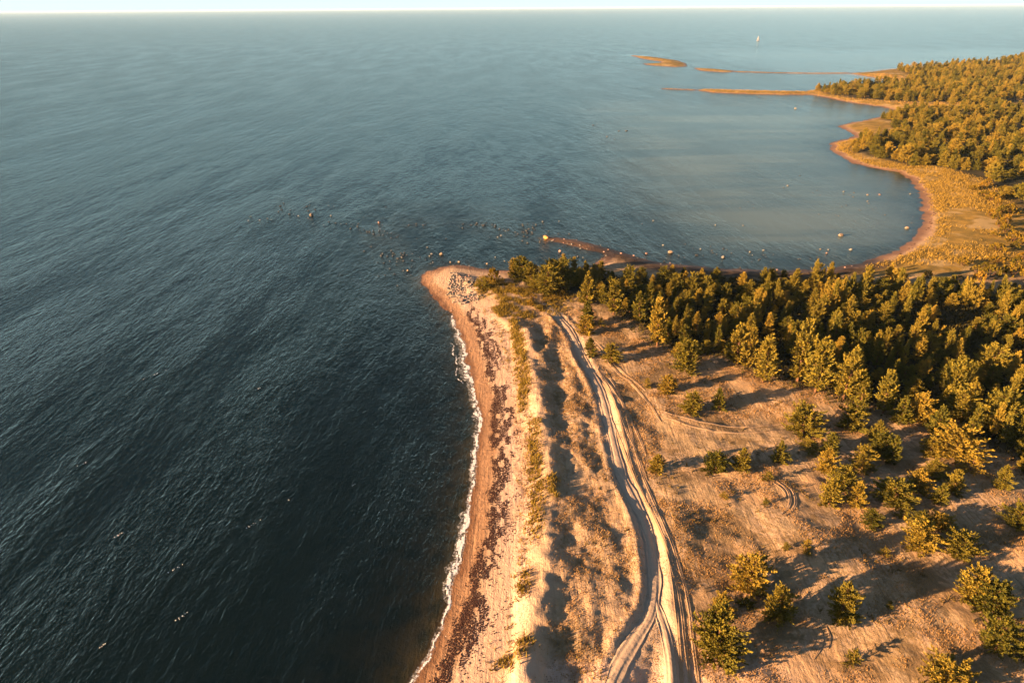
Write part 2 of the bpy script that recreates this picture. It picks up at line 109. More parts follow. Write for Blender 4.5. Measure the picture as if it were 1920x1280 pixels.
def poly_sd(px, py, poly):
    """signed distance, positive inside"""
    A = np.asarray(poly, float); Bq = np.roll(A, -1, 0); out = np.empty(len(px)); CH = 20000
    for s in range(0, len(px), CH):
        x = px[s:s+CH, None]; y = py[s:s+CH, None]
        ex, ey = Bq[:, 0]-A[:, 0], Bq[:, 1]-A[:, 1]
        wx, wy = x-A[:, 0], y-A[:, 1]
        t = np.clip((wx*ex+wy*ey)/(ex*ex+ey*ey+1e-9), 0, 1)
        d2 = ((wx-ex*t)**2+(wy-ey*t)**2).min(1)
        c = (A[:, 1] <= y) != (Bq[:, 1] <= y)
        xi = A[:, 0]+(y-A[:, 1])*ex/np.where(np.abs(ey) < 1e-9, 1e-9, ey)
        ins = (c & (x < xi)).sum(1) % 2 == 1
        out[s:s+CH] = np.where(ins, 1, -1)*np.sqrt(d2)
    return out
def line_d(px, py, pts):
    """distance to an open polyline"""
    A = np.asarray(pts, float); a, b = A[:-1], A[1:]; out = np.empty(len(px)); CH = 40000
    for s in range(0, len(px), CH):
        x = px[s:s+CH, None]; y = py[s:s+CH, None]; e = b-a
        wx, wy = x-a[:, 0], y-a[:, 1]
        t = np.clip((wx*e[:, 0]+wy*e[:, 1])/((e**2).sum(1)+1e-9), 0, 1)
        out[s:s+CH] = np.sqrt(((wx-e[:, 0]*t)**2+(wy-e[:, 1]*t)**2).min(1))
    return out
def near(px, py, pts, r):
    """distance to a polyline, only worked out near it (elsewhere large)"""
    A = np.asarray(pts); d = np.full(len(px), 1e3)
    k = (px > A[:, 0].min()-r) & (px < A[:, 0].max()+r) & (py > A[:, 1].min()-r) & (py < A[:, 1].max()+r)
    if k.any(): d[k] = line_d(px[k], py[k], pts)
    return d
def smooth_line(pts, step):
    A = np.asarray(pts, float)
    for _ in range(2):
        Q = A[:-1]*.75+A[1:]*.25; Rr = A[:-1]*.25+A[1:]*.75
        A = np.vstack([A[:1], np.stack([Q, Rr], 1).reshape(-1, A.shape[1]), A[-1:]])
    L = np.r_[0, np.cumsum(np.hypot(*np.diff(A, axis=0).T))]; n = max(2, int(L[-1]/step)+1); t = np.linspace(0, L[-1], n)
    return np.stack([np.interp(t, L, A[:, 0]), np.interp(t, L, A[:, 1])], 1)

# ------------------------------------------------------------------ node helpers
def new_mat(name):
    mt = bpy.data.materials.new(name); mt.use_nodes = True; nt = mt.node_tree; nt.nodes.clear(); return mt, nt
class NT:
    def __init__(s, nt): s.nt = nt; s.n = nt.nodes; s.l = nt.links
    def set(s, sock, v):
        if hasattr(v, 'is_output') or isinstance(v, bpy.types.NodeSocket): s.l.new(v, sock)
        else: sock.default_value = v
    def node(s, t, **kw):
        n = s.n.new(t)
        for k, v in kw.items(): setattr(n, k, v)
        return n
    def attr(s, name): return s.node('ShaderNodeAttribute', attribute_name=name).outputs['Fac']
    def obj(s): return s.node('ShaderNodeTexCoord').outputs['Object']
    def pos(s): return s.node('ShaderNodeNewGeometry').outputs['Position']
    def map(s, v, scale=(1, 1, 1), rot=(0, 0, 0)):
        n = s.node('ShaderNodeMapping'); s.l.new(v, n.inputs[0]); n.inputs['Scale'].default_value = scale; n.inputs['Rotation'].default_value = rot; return n.outputs[0]
    def noise(s, v, scale, detail=3, rough=.55, dist=0.0):
        n = s.node('ShaderNodeTexNoise'); s.l.new(v, n.inputs['Vector']); n.inputs['Scale'].default_value = scale
        n.inputs['Detail'].default_value = detail; n.inputs['Roughness'].default_value = rough; n.inputs['Distortion'].default_value = dist; return n.outputs['Fac']
    def ramp(s, f, a, b):
        n = s.node('ShaderNodeMapRange', interpolation_type='SMOOTHSTEP'); s.set(n.inputs[0], f); n.inputs[1].default_value = a; n.inputs[2].default_value = b; return n.outputs[0]
    def math(s, op, a, b=0.0, c=False):
        n = s.node('ShaderNodeMath', operation=op); n.use_clamp = c; s.set(n.inputs[0], a); s.set(n.inputs[1], b); return n.outputs[0]
    def mix(s, f, a, b, bt='MIX'):
        n = s.node('ShaderNodeMix', data_type='RGBA', blend_type=bt); s.set(n.inputs[0], f)
        for i, v in ((6, a), (7, b)):
            if isinstance(v, tuple): n.inputs[i].default_value = (*v, 1) if len(v) == 3 else v
            else: s.l.new(v, n.inputs[i])
        return n.outputs[2]
    def bump(s, h, strength=1.0, dist=1.0, normal=None):
        n = s.node('ShaderNodeBump'); s.set(n.inputs['Height'], h); n.inputs['Strength'].default_value = strength; n.inputs['Distance'].default_value = dist
        if normal: s.l.new(normal, n.inputs['Normal'])
        return n.outputs[0]
    def out(s, sh): o = s.node('ShaderNodeOutputMaterial'); s.l.new(sh, o.inputs[0])
def diffuse(T, col, rough=1.0, normal=None):
    b = T.node('ShaderNodeBsdfPrincipled'); T.set(b.inputs['Base Color'], col if not isinstance(col, tuple) else (*col, 1))
    T.set(b.inputs['Roughness'], rough); b.inputs['Specular IOR Level'].default_value = 0.15
    if normal: T.l.new(normal, b.inputs['Normal'])
    return b.outputs[0]

# ------------------------------------------------------------------ materials
def ground_material():
    mt, nt = new_mat('sandy_ground'); T = NT(nt); p = T.pos()
    n1 = T.noise(p, .35, 4); n2 = T.noise(p, 2.2, 4, .65); n3 = T.noise(p, 9.0, 3, .7); n4 = T.noise(p, .09, 3)
    sand = T.mix(n1, (.48, .345, .24), (.40, .275, .18))
    sand = T.mix(T.ramp(n3, .55, .8), sand, (.33, .23, .15))
    # plain: thin dry turf, lichen and bare sand in patches
    turf = T.mix(T.ramp(n2, .35, .65), (.33, .215, .105), (.20, .14, .065))
    lich = T.mix(T.ramp(n3, .42, .62), (.25, .18, .10), (.43, .325, .21))
    patch = T.ramp(T.noise(p, .16, 5, .62), .42, .60); smooth = T.ramp(T.noise(p, .11, 4, .6, .4), .50, .60)
    plain = T.mix(T.math('MULTIPLY', T.ramp(n2, .38, .58), .75), sand, turf)
    plain = T.mix(T.math('MULTIPLY', patch, .7), plain, lich)
    plain = T.mix(T.math('MULTIPLY', smooth, .75), plain, T.mix(n1, (.47, .31, .175), (.38, .245, .135)))
    heath = T.ramp(T.noise(p, .13, 5, .68, .3), .50, .60)
    plain = T.mix(T.math('MULTIPLY', heath, .72), plain, T.mix(T.ramp(n3, .35, .65), (.20, .125, .055), (.095, .07, .035)))
    stri = T.noise(T.map(p, (1.6, .16, 1), (0, 0, math.radians(-14))), 1.6, 4, .6)
    plain = T.mix(T.math('MULTIPLY', T.ramp(stri, .5, .68), .6), plain, (.17, .115, .06))
    col = T.mix(T.attr('turf'), sand, plain)
    gcol = T.mix(T.ramp(n2, .3, .7), (.20, .13, .035), (.32, .21, .08))
    col = T.mix(T.attr('grass'), col, gcol)
    mead = T.mix(T.ramp(n1, .35, .65), (.27, .17, .035), (.15, .105, .025)); mead = T.mix(T.ramp(n4, .52, .62), mead, (.33, .24, .11))
    col = T.mix(T.attr('meadow'), col, mead)
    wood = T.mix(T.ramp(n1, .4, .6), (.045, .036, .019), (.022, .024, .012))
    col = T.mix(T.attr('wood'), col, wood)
    col = T.mix(T.attr('track'), col, T.mix(n2, (.47, .36, .27), (.37, .28, .205)))
    wetc = T.mix(T.ramp(n2, .3, .7), (.36, .215, .12), (.27, .155, .085)); wetc = T.mix(T.attr('soak'), wetc, (.15, .075, .038))
    col = T.mix(T.attr('wet'), col, wetc)
    bed = T.mix(T.ramp(n1, .4, .65), (.20, .125, .055), (.09, .07, .035))
    col = T.mix(T.attr('bed'), col, bed)
    col = T.mix(T.attr('weed_shade'), col, T.mix(n2, (.035, .022, .018), (.06, .04, .03)))  # seaweed dark, with the shade behind the wood also put into this colour
    pk = T.mix(n2, (.58, .42, .34), (.48, .33, .25))
    col = T.mix(T.math('MULTIPLY', T.attr('shell'), .8), col, pk)
    h = T.math('ADD', T.math('MULTIPLY', n2, .17), T.math('MULTIPLY', n3, .07)); h = T.math('ADD', h, T.math('MULTIPLY', stri, .14))
    nrm = T.bump(h, .8, 1.0)
    rough = T.math('SUBTRACT', 1.0, T.math('MULTIPLY', T.attr('wet'), .5))
    T.out(diffuse(T, col, rough, nrm)); return mt
def path_material(name, c1, c2):
    mt, nt = new_mat(name); T = NT(nt); p = T.pos()
    n2 = T.noise(p, 1.4, 4, .6); n3 = T.noise(p, 8, 2)
    col = T.mix(n2, c1, c2); col = T.mix(T.ramp(n3, .55, .75), col, tuple(.8*v for v in c2))
    T.out(diffuse(T, col, 1.0, T.bump(n2, .6, .12))); return mt
def water_material():
    mt, nt = new_mat('sea_water'); T = NT(nt); p = T.pos()
    shel = T.attr('shelter'); open_ = T.math('SUBTRACT', 1.0, T.math('MULTIPLY', shel, .78))
    def wave(rot, l, ratio, det, dist):
        return T.noise(T.map(p, (1/l, 1/(l*ratio), .02), (0, 0, rot)), 1.0, det, .55, dist)
    a = math.radians(49)
    w1 = wave(a, 5.5, 3.0, 2, .6); w2 = wave(a+.2, 1.6, 3.2, 2, .7); w3 = wave(a-.22, .65, 3.0, 3, .6); w4 = wave(a+.1, .28, 2.2, 2, .4)
    gust = T.ramp(T.noise(T.map(p, (.05, .014, .02), (0, 0, a)), 1.0, 5, .65), .35, .65)
    def mul(x, k): return T.math('MULTIPLY', x, k)
    h = T.math('ADD', mul(w1, .34), mul(w2, .24)); h = T.math('ADD', h, mul(w3, .29)); h = T.math('ADD', h, mul(w4, .16))
    h = T.math('MULTIPLY', h, T.math('MULTIPLY', open_, T.math('ADD', mul(gust, .75), .5)))
    bn = T.node('ShaderNodeBump'); T.l.new(h, bn.inputs['Height']); bn.inputs['Strength'].default_value = 1.0; bn.inputs['Distance'].default_value = 1.0
    nrm = bn.outputs[0]
    fr = T.node('ShaderNodeFresnel'); fr.inputs['IOR'].default_value = 1.333; T.l.new(nrm, fr.inputs['Normal'])
    gl = T.node('ShaderNodeBsdfGlossy'); T.l.new(nrm, gl.inputs['Normal']); gl.inputs['Color'].default_value = (.78, .97, .98, 1); T.set(gl.inputs['Roughness'], T.math('ADD', .15, T.math('MULTIPLY', shel, .04)))
    deepc = T.mix(T.ramp(T.noise(p, .01, 4, .6), .3, .7), (.0018, .0052, .0052), (.0026, .0072, .0068)); siltc = T.mix(T.ramp(T.noise(T.map(p, (.008, .03, 1)), 1.0, 4, .6), .4, .62), (.064, .100, .112), (.115, .155, .152))
    df = T.node('ShaderNodeBsdfDiffuse'); T.set(df.inputs['Color'], T.mix(shel, deepc, siltc))
    tr = T.node('ShaderNodeBsdfTransparent'); T.set(tr.inputs['Color'], (.72, .80, .70, 1))
    dep = T.math('MAXIMUM', T.attr('depth'), 0.0)
    cloudy = T.math('SUBTRACT', 1.0, T.math('POWER', 2.718, T.math('MULTIPLY', dep, -1.5)))
    body = T.node('ShaderNodeMixShader'); T.l.new(cloudy, body.inputs[0]); T.l.new(tr.outputs[0], body.inputs[1]); T.l.new(df.outputs[0], body.inputs[2])
    mx = T.node('ShaderNodeMixShader'); T.l.new(T.math('MINIMUM', T.math('MULTIPLY', fr.outputs[0], .86), T.math('ADD', .62, T.math('MULTIPLY', shel, .3))), mx.inputs[0]); T.l.new(body.outputs[0], mx.inputs[1]); T.l.new(gl.outputs[0], mx.inputs[2])
    T.out(mx.outputs[0]); return mt
def leaf_material(name, c1, c2, c3, trans=.35):
    mt, nt = new_mat(name); T = NT(nt)
    rnd = T.node('ShaderNodeObjectInfo').outputs['Random']; p = T.obj()
    n = T.noise(p, 1.3, 2); n5 = T.noise(p, 6.0, 2)
    col = T.mix(T.ramp(n, .35, .65), c1, c2); col = T.mix(T.math('MULTIPLY', rnd, T.ramp(n5, .3, .7)), col, c3)
    hv = T.node('ShaderNodeHueSaturation'); T.l.new(col, hv.inputs['Color'])
    T.set(hv.inputs['Value'], T.math('ADD', T.math('MULTIPLY', rnd, .7), .6)); T.set(hv.inputs['Hue'], T.math('ADD', T.math('MULTIPLY', rnd, -.02), .508))
    d = T.node('ShaderNodeBsdfDiffuse'); T.l.new(hv.outputs[0], d.inputs['Color'])
    t = T.node('ShaderNodeBsdfTranslucent'); T.l.new(hv.outputs[0], t.inputs['Color'])
    m_ = T.node('ShaderNodeMixShader'); m_.inputs[0].default_value = trans; T.l.new(d.outputs[0], m_.inputs[1]); T.l.new(t.outputs[0], m_.inputs[2])
    T.out(m_.outputs[0]); return mt
def simple(name, c1, c2, scale=3.0, rough=.9, bump=.0):
    mt, nt = new_mat(name); T = NT(nt); p = T.obj(); n = T.noise(p, scale, 4, .6)
    T.out(diffuse(T, T.mix(T.ramp(n, .3, .7), c1, c2), rough, T.bump(n, 1.0, bump) if bump else None)); return mt
M = {}
M['ground'] = ground_material()
M['path'] = path_material('track_sand', (.50, .385, .29), (.38, .285, .21))
M['rut'] = path_material('rut_sand', (.40, .28, .18), (.31, .21, .13))
M['water'] = water_material()
M['pine'] = leaf_material('pine_needles', (.20, .170, .026), (.10, .105, .024), (.26, .175, .022), .08)
M['yellow'] = leaf_material('autumn_leaves', (.26, .17, .016), (.20, .14, .02), (.30, .15, .012), .3)
M['shrubleaf'] = leaf_material('meadow_shrub_leaves', (.17, .125, .016), (.085, .08, .016), (.24, .14, .014), .2)
M['grass'] = leaf_material('dune_grass_blades', (.30, .20, .035), (.20, .15, .03), (.36, .22, .07), .25)
M['dry'] = leaf_material('dry_turf_blades', (.34, .21, .075), (.25, .15, .055), (.42, .27, .11), .25)
M['heath'] = leaf_material('heather_leaves', (.13, .095, .03), (.08, .065, .025), (.20, .13, .04), .2)
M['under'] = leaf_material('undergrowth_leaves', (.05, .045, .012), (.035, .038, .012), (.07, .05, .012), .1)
M['bark'] = simple('pine_bark', (.16, .075, .035), (.07, .045, .03), 6)
M['wrack'] = simple('seaweed_wrack', (.030, .014, .011), (.06, .028, .02), 5)
M['foam'] = simple('sea_foam', (.80, .80, .80), (.70, .71, .72), 6)
def wash_material():
    mt, nt = new_mat('surf_wash'); T = NT(nt); p = T.pos(); d = diffuse(T, (.7, .7, .7)); t = T.node('ShaderNodeBsdfTransparent'); m_ = T.node('ShaderNodeMixShader')
    T.l.new(T.math('MULTIPLY', T.ramp(T.noise(p, 2.6, 5, .7), .42, .66), .62), m_.inputs[0]); T.l.new(t.outputs[0], m_.inputs[1]); T.l.new(d, m_.inputs[2]); T.out(m_.outputs[0]); return mt
M['wash'] = wash_material()
M['rock_dark'] = simple('dark_granite', (.05, .05, .05), (.10, .095, .09), 4, .7, .05)
M['rock_grey'] = simple('grey_granite', (.20, .195, .18), (.12, .115, .11), 4, .85, .05)
M['rock_pale'] = simple('pale_granite', (.27, .215, .165), (.19, .145, .105), 3, .85, .05)
M['rock_pink'] = simple('pink_granite', (.32, .21, .18), (.22, .14, .12), 3, .85, .05)
M['rock_rust'] = simple('rusty_granite', (.50, .25, .09), (.36, .18, .07), 3, .85, .05)
M['sail'] = simple('white_sailcloth', (.85, .84, .80), (.80, .79, .76), 1)
M['hull'] = simple('white_hull', (.75, .75, .74), (.70, .70, .70), 1, .4)
M['mast'] = simple('alloy_mast', (.5, .5, .5), (.45, .45, .46), 1, .4)

# ------------------------------------------------------------------ the lie of the land
def axis(segs):
    out = [segs[0][0]]
    for a, b, s0, s1 in segs:
        x = a
        while x < b-1e-6:
            t = (x-a)/(b-a); x = min(b, x+s0+(s1-s0)*t); out.append(x)
    return np.array(sorted(set(round(v, 3) for v in out)))
GX = axis([(-46, -22, 3, .8), (-22, 46, .30, .30), (46, 110, .30, .9), (110, 320, 1.0, 2.5), (320, 1100, 3, 12)])
GY = axis([(28, 38, 1, .3), (38, 135, .30, .36), (135, 200, .4, .9), (200, 420, 1.0, 2.2), (420, 1000, 2.4, 6)])
XX, YY = np.meshgrid(GX, GY); px, py = XX.ravel(), YY.ravel()
wob = (fbm(px*.35, py*.35, 3)-.5)*1.3*sstep(0, 12, np.abs(px)+1)+(fbm(px*.9, py*.9, 5)-.5)*.7
sd = poly_sd(px, py, COAST)
thin = (line_d(px, py, COAST[26:44]) < 14)                            # the low spit
sd = sd + np.where(sd > -40, wob*np.clip(.4+py/160, .5, 2.0)*np.where(thin, .3, 1), 0)
for isl in ISLETS: sd = np.maximum(sd, poly_sd(px, py, isl)+.3+(fbm(px*.08, py*.08, 8)-.5)*5*(isl is ISLETS[0]))
main_beach = sstep(150, 138, py)*sstep(40, 30, px)                    # the sandy west shore
lane = np.interp(np.clip(py, 30, 140), [p[1] for p in CREST], [p[0] for p in CREST])
dcrest = near(px, py, CREST, 26)
side = np.where(px > lane, 1.0, -1.0)                                 # landward side of the fore-dune
land = 1.15 + 1.2*sstep(60, 400, sd)
z_in = np.where(sd < 3.2, .10*sd, .32+.085*(sd-3.2)); z_in = np.minimum(z_in, land)
z_sea = np.maximum(.16*sd, -.64+.085*(sd+4)); z_sea = np.maximum(z_sea, -5)
bar = np.minimum(near(px, py, BAR, 40), near(px, py, BAR2, 40))
z_sea = np.where(sd < 0, np.maximum(z_sea, -.55-.075*np.maximum(bar-4, 0)-.6*(fbm(px*.1, py*.1, 21)-.4)), z_sea)
bay = sstep(60, 160, px)*sstep(160, 190, py)*sstep(420, 330, py)
z_sea = np.where(sd < 0, z_sea*(1-.45*bay), z_sea)
H = np.where(sd > 0, z_in, z_sea)
# dune belt between the fore-dune and the plain
belt = sstep(-1.0, 2.5, (px-lane))*sstep(17, 10.5, px-lane)*sstep(136, 124, py)*(sd > 3)
plain = sstep(8, 15, px-lane)*(sd > 4)
crest_h = (.55+.8*fbm(px*.3, py*.3, 33, 3))*sstep(127, 108, py)
H = np.where(side > 0, H+crest_h*np.exp(-(dcrest/2.0)**2)*(sd > 3), H+crest_h*np.exp(-(dcrest/1.15)**2)*(sd > 3))
hum = fbm(px*.26, py*.14, 11, 3)-.5; hum2 = fbm(px*.6+3, py*.33, 12, 2)-.5
H = H + belt*(.30*hum+.22*hum2+.16*(fbm(px*2.3, py*2.0, 17, 2)-.5)+.2*(fbm(px*1.3, py*.9, 13, 2)-.5)) - belt*.1
H = H + plain*(sstep(150, 100, py))*(.9*(fbm(px*.12, py*.12, 14, 2)-.5)+.28*(fbm(px*.5, py*.5, 15, 2)-.5))
for pts, hh, sg in RIDGES:
    d = near(px, py, pts, sg*4); nz = .75+.5*fbm(px*.5, py*.5, 41, 2)
    H = H + hh*.19*nz*np.exp(-(d/sg)**2)
dpath = np.minimum(near(px, py, PATH, 8), near(px, py, FORK, 8)+.35)
PA = np.asarray(PATH); pxl = np.interp(py, PA[::-1, 1][np.argsort(PA[::-1, 1])], PA[::-1, 0][np.argsort(PA[::-1, 1])]); onp = (py > 36)*sstep(128, 120, py)
H = H + np.where(px < pxl, .22*(.6+.8*fbm(py*.2, px*.1, 43, 2)), .10)*np.exp(-((dpath-1.45)/.6)**2)*onp
carve = np.exp(-(dpath/1.2)**4)
H = H*(1-carve) + (.92+.15*sstep(100, 125, py)+.05*hum)*carve*(sd > 2) + np.where(sd > 2, 0, H)*carve
# far woods stand on slightly rising ground
H = H + 2.0*sstep(150, 520, sd)*(sd > 0)*sstep(280, 420, py)
# hollow where the tip's low scrub stands, mounds on the headland
H = H + (.9*(fbm(px*.3, py*.3, 51, 3)-.35))*sstep(6, 10, sd)*sstep(128, 136, py)*sstep(18, 8, px)
GH = H.reshape(XX.shape)
def terr(x, y, A=None):
    A = GH if A is None else A; x = np.clip(np.atleast_1d(np.asarray(x, float)), GX[0], GX[-1]-1e-3); y = np.clip(np.atleast_1d(np.asarray(y, float)), GY[0], GY[-1]-1e-3)
    i = np.clip(np.searchsorted(GX, x, 'right')-1, 0, len(GX)-2); j = np.clip(np.searchsorted(GY, y, 'right')-1, 0, len(GY)-2)
    fx = (x-GX[i])/(GX[i+1]-GX[i]); fy = (y-GY[j])/(GY[j+1]-GY[j])
    return (A[j, i]*(1-fx)+A[j, i+1]*fx)*(1-fy)+(A[j+1, i]*(1-fx)+A[j+1, i+1]*fx)*fy
SD = sd.reshape(XX.shape)
def grid_faces(nx, ny):
    j, i = np.meshgrid(np.arange(ny-1), np.arange(nx-1), indexing='ij'); a = (j*nx+i).ravel()
    return np.stack([a, a+1, a+nx+1, a+nx], 1)
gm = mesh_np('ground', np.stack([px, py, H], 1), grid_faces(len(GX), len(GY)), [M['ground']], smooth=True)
on_main = main_beach*sstep(30, 20, px-lane)
gl_d = np.full(len(px), 1e3)
for gline in GRASSLINES: gl_d = np.minimum(gl_d, near(px, py, gline, 6))
grassm = np.exp(-(gl_d/.95)**2)*(.55+.5*fbm(px*1.2, py*1.2, 61, 2))
tip = sstep(6.5, 10, sd)*sstep(112, 124, py)*sstep(20, 6, px+.35*(134-py))*(sd > 0)
grassm = np.clip(grassm+tip*.75*sstep(.46, .58, fbm(px*.35, py*.35, 62, 3)), 0, 1)
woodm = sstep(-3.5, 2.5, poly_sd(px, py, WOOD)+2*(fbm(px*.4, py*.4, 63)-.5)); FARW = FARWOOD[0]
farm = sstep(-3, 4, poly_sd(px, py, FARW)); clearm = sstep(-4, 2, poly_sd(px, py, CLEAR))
meadm = sstep(175, 185, py+0*px)*(sd > 0)*sstep(0, 5, sd); meadm = np.maximum(meadm, sstep(138, 146, py)*sstep(40, 55, px)*sstep(2, 5, sd))
wetm = np.where(sd > 0, sstep(3.3, 2.2, sd+.6*(fbm(px*.8, py*.8, 64)-.5))*np.where(py > 150, .9, 1), 1)
shell = on_main*sstep(3, 4, sd)*sstep(9.5, 7.5, sd)*fbm(px*.5, py*.2, 65)
turf = np.clip(np.maximum(plain, belt*(.6+.7*sstep(.42, .6, fbm(px*.4, py*.25, 66, 3)))), 0, 1)*(1-np.exp(-(dcrest/1.2)**2))*(1-.8*np.exp(-(dpath/1.4)**4))
bare = np.exp(-((dpath-1.9)/.6)**2)*(px > pxl); turf = turf*(1-.75*np.clip(bare, 0, 1))
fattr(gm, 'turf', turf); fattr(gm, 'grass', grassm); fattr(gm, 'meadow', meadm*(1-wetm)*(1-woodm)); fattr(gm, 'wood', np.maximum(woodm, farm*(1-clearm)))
fattr(gm, 'wet', wetm); fattr(gm, 'track', np.exp(-(dpath/(1.25+.7*fbm(px*.5, py*.3, 69, 2)))**4)*(sd > 4)); fattr(gm, 'soak', sstep(1.5, .2, sd/np.where(py > 150, 1+.006*py, 1)+1.2*(fbm(px*.5, py*.25, 67, 3)-.5))+.55*thin*(py > 150)*(py < 215)); fattr(gm, 'bed', sstep(.1, -1.2, sd)); fattr(gm, 'weed_shade', np.exp(-(near(px, py, WEED_SHADE, 14)/4.5)**4)*(.7+.5*fbm(px*.8, py*.8, 68, 2))+.6*np.exp(-(near(px, py, SPIT, 14)/3.0)**4)); fattr(gm, 'shell', np.clip(shell*1.4, 0, 1))
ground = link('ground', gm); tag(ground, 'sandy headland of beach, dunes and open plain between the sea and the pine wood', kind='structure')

# ------------------------------------------------------------------ the sea
WX = axis([(-40000, -2000, 9000, 3000), (-2000, -60, 400, 6), (-60, -24, 4, .8), (-24, 34, .5, .5), (34, 110, .8, 1.6), (110, 330, 1.8, 3.5), (330, 1000, 4, 14), (1000, 40000, 60, 9000)])
WY = axis([(-2000, 20, 500, 8), (20, 40, 4, .6), (40, 150, .5, .6), (150, 330, .8, 2.5), (330, 960, 3, 7), (960, 4000, 10, 500), (4000, 30000, 900, 6000)])
WXX, WYY = np.meshgrid(WX, WY); wx, wy = WXX.ravel(), WYY.ravel()
inside = (wx > GX[0]) & (wx < GX[-1]) & (wy > GY[0]) & (wy < GY[-1])
depth = np.where(inside, -terr(wx, wy), 6.0)
wm = mesh_np('sea', np.stack([wx, wy, 0*wx], 1), grid_faces(len(WX), len(WY)), [M['water']], smooth=True)
shelt = sstep(20, 75, wx - .0*wy)*sstep(150, 175, wy)*sstep(520, 380, wy); shelt = np.maximum(shelt, .85*sstep(150, 330, wx)*sstep(400, 560, wy)*sstep(1250, 900, wy))
shelt = np.maximum(shelt, .5*sstep(-.05, .5, wx/np.maximum(wy, 1))*sstep(134, 175, wy))
fattr(wm, 'depth', depth); fattr(wm, 'shelter', shelt)
sea = link('sea', wm); tag(sea, 'dark teal wind-rippled sea with a calmer pale bay behind the headland', kind='structure')

# ------------------------------------------------------------------ sandy tracks and tyre marks
def ribbon(name, pts, prof, step, lift, mat, jit=0.0, taper=0.0, seed=1):
    L = smooth_line(pts, step); n = len(L)
    t = np.gradient(L, axis=0); t /= np.linalg.norm(t, axis=1)[:, None]+1e-9; nr = np.stack([t[:, 1], -t[:, 0]], 1)
    V = []; s = np.arange(n)*step
    for k, (o, dz) in enumerate(prof):
        jw = 1+jit*(fbm(s*.35, s*0+o*3.1, seed, 3)-.5)*2
        if taper: jw = jw*np.clip(np.minimum(s, s[-1]-s)/taper+.05, .05, 1)
        q = L+nr*(o*jw)[:, None]; V.append(np.stack([q[:, 0], q[:, 1], terr(q[:, 0], q[:, 1])+lift+dz], 1))
    V = np.stack(V, 1).reshape(-1, 3); k = len(prof)
    return link(name, mesh_np(name, V, grid_faces(k, n), [mat], smooth=True))
prof = [(o, -.10 if abs(o) > .75 else .02+(.035 if abs(o) < .26 else -.018 if .34 < abs(o) < .66 else .012)) for o in np.linspace(-.85, .85, 19)]
tag(ribbon('sandy_track', PATH, prof, .4, .05, M['path'], .45), 'grey sandy vehicle track winding through the dunes parallel to the beach', kind='structure')
prof2 = [(o*.75, dz) for o, dz in prof]
tag(ribbon('sandy_track', FORK, prof2, .4, .04, M['path'], .25, 3.0), 'right-hand fork of the sandy track at the bottom edge', kind='structure')
tag(ribbon('sandy_track', LINK, prof2, .4, .04, M['rut'], .25, 3.0), 'pale footpath from the beach to the head of the sandy track', kind='structure')
rutp = [(-.22, -.05), (-.14, .035), (-.05, .0), (.05, .0), (.14, .035), (.22, -.05)]
for i, t in enumerate(TRACKS):
    o = ribbon('tyre_mark', t, rutp, .35, .022, M['rut'], .1, 2.0, i); o['kind'] = 'structure'
    o['label'] = 'long tyre rut running beside the sandy track' if i < 3 or i > 10 else 'thin curved tyre mark across the sand plain'

# ------------------------------------------------------------------ pines
def shoot(V, F, base, ax, L, r, nb, rg, w=.11):
    """one needle-clad twig: blades fanned round an axis"""
    ax = ax/np.linalg.norm(ax); ref = np.array([0, 0, 1.]) if abs(ax[2]) < .9 else np.array([1., 0, 0])
    u = np.cross(ax, ref); u /= np.linalg.norm(u); v = np.cross(ax, u)
    for k in range(nb):
        a = rg.uniform(0, 6.283); t = (k+.5)/nb; c = base+ax*L*t*.8
        d = ax*(.8+.7*t)+(u*math.cos(a)+v*math.sin(a))*(.9-.45*t); d /= np.linalg.norm(d)
        s = np.cross(d, rg.normal(size=3)); s /= np.linalg.norm(s)+1e-9
        ln = r*rg.uniform(.8, 1.3); ww = w*rg.uniform(.7, 1.3)
        i = len(V); V += [c, c+d*ln*.55+s*ww*.5, c+d*ln, c+d*ln*.55-s*ww*.5]; F.append((i, i+1, i+2, i+3))
def limb(V, F, a, b, ra, rb, k=4):
    d = b-a; d = d/np.linalg.norm(d); ref = np.array([0, 0, 1.]) if abs(d[2]) < .9 else np.array([1., 0, 0])
    u = np.cross(d, ref); u /= np.linalg.norm(u); v = np.cross(d, u); i = len(V)
    for c, r in ((a, ra), (b, rb)):
        for q in range(k): V.append(c+(u*math.cos(6.283*q/k)+v*math.sin(6.283*q/k))*r)
    for q in range(k): F.append((i+q, i+(q+1) % k, i+k+(q+1) % k, i+k+q))
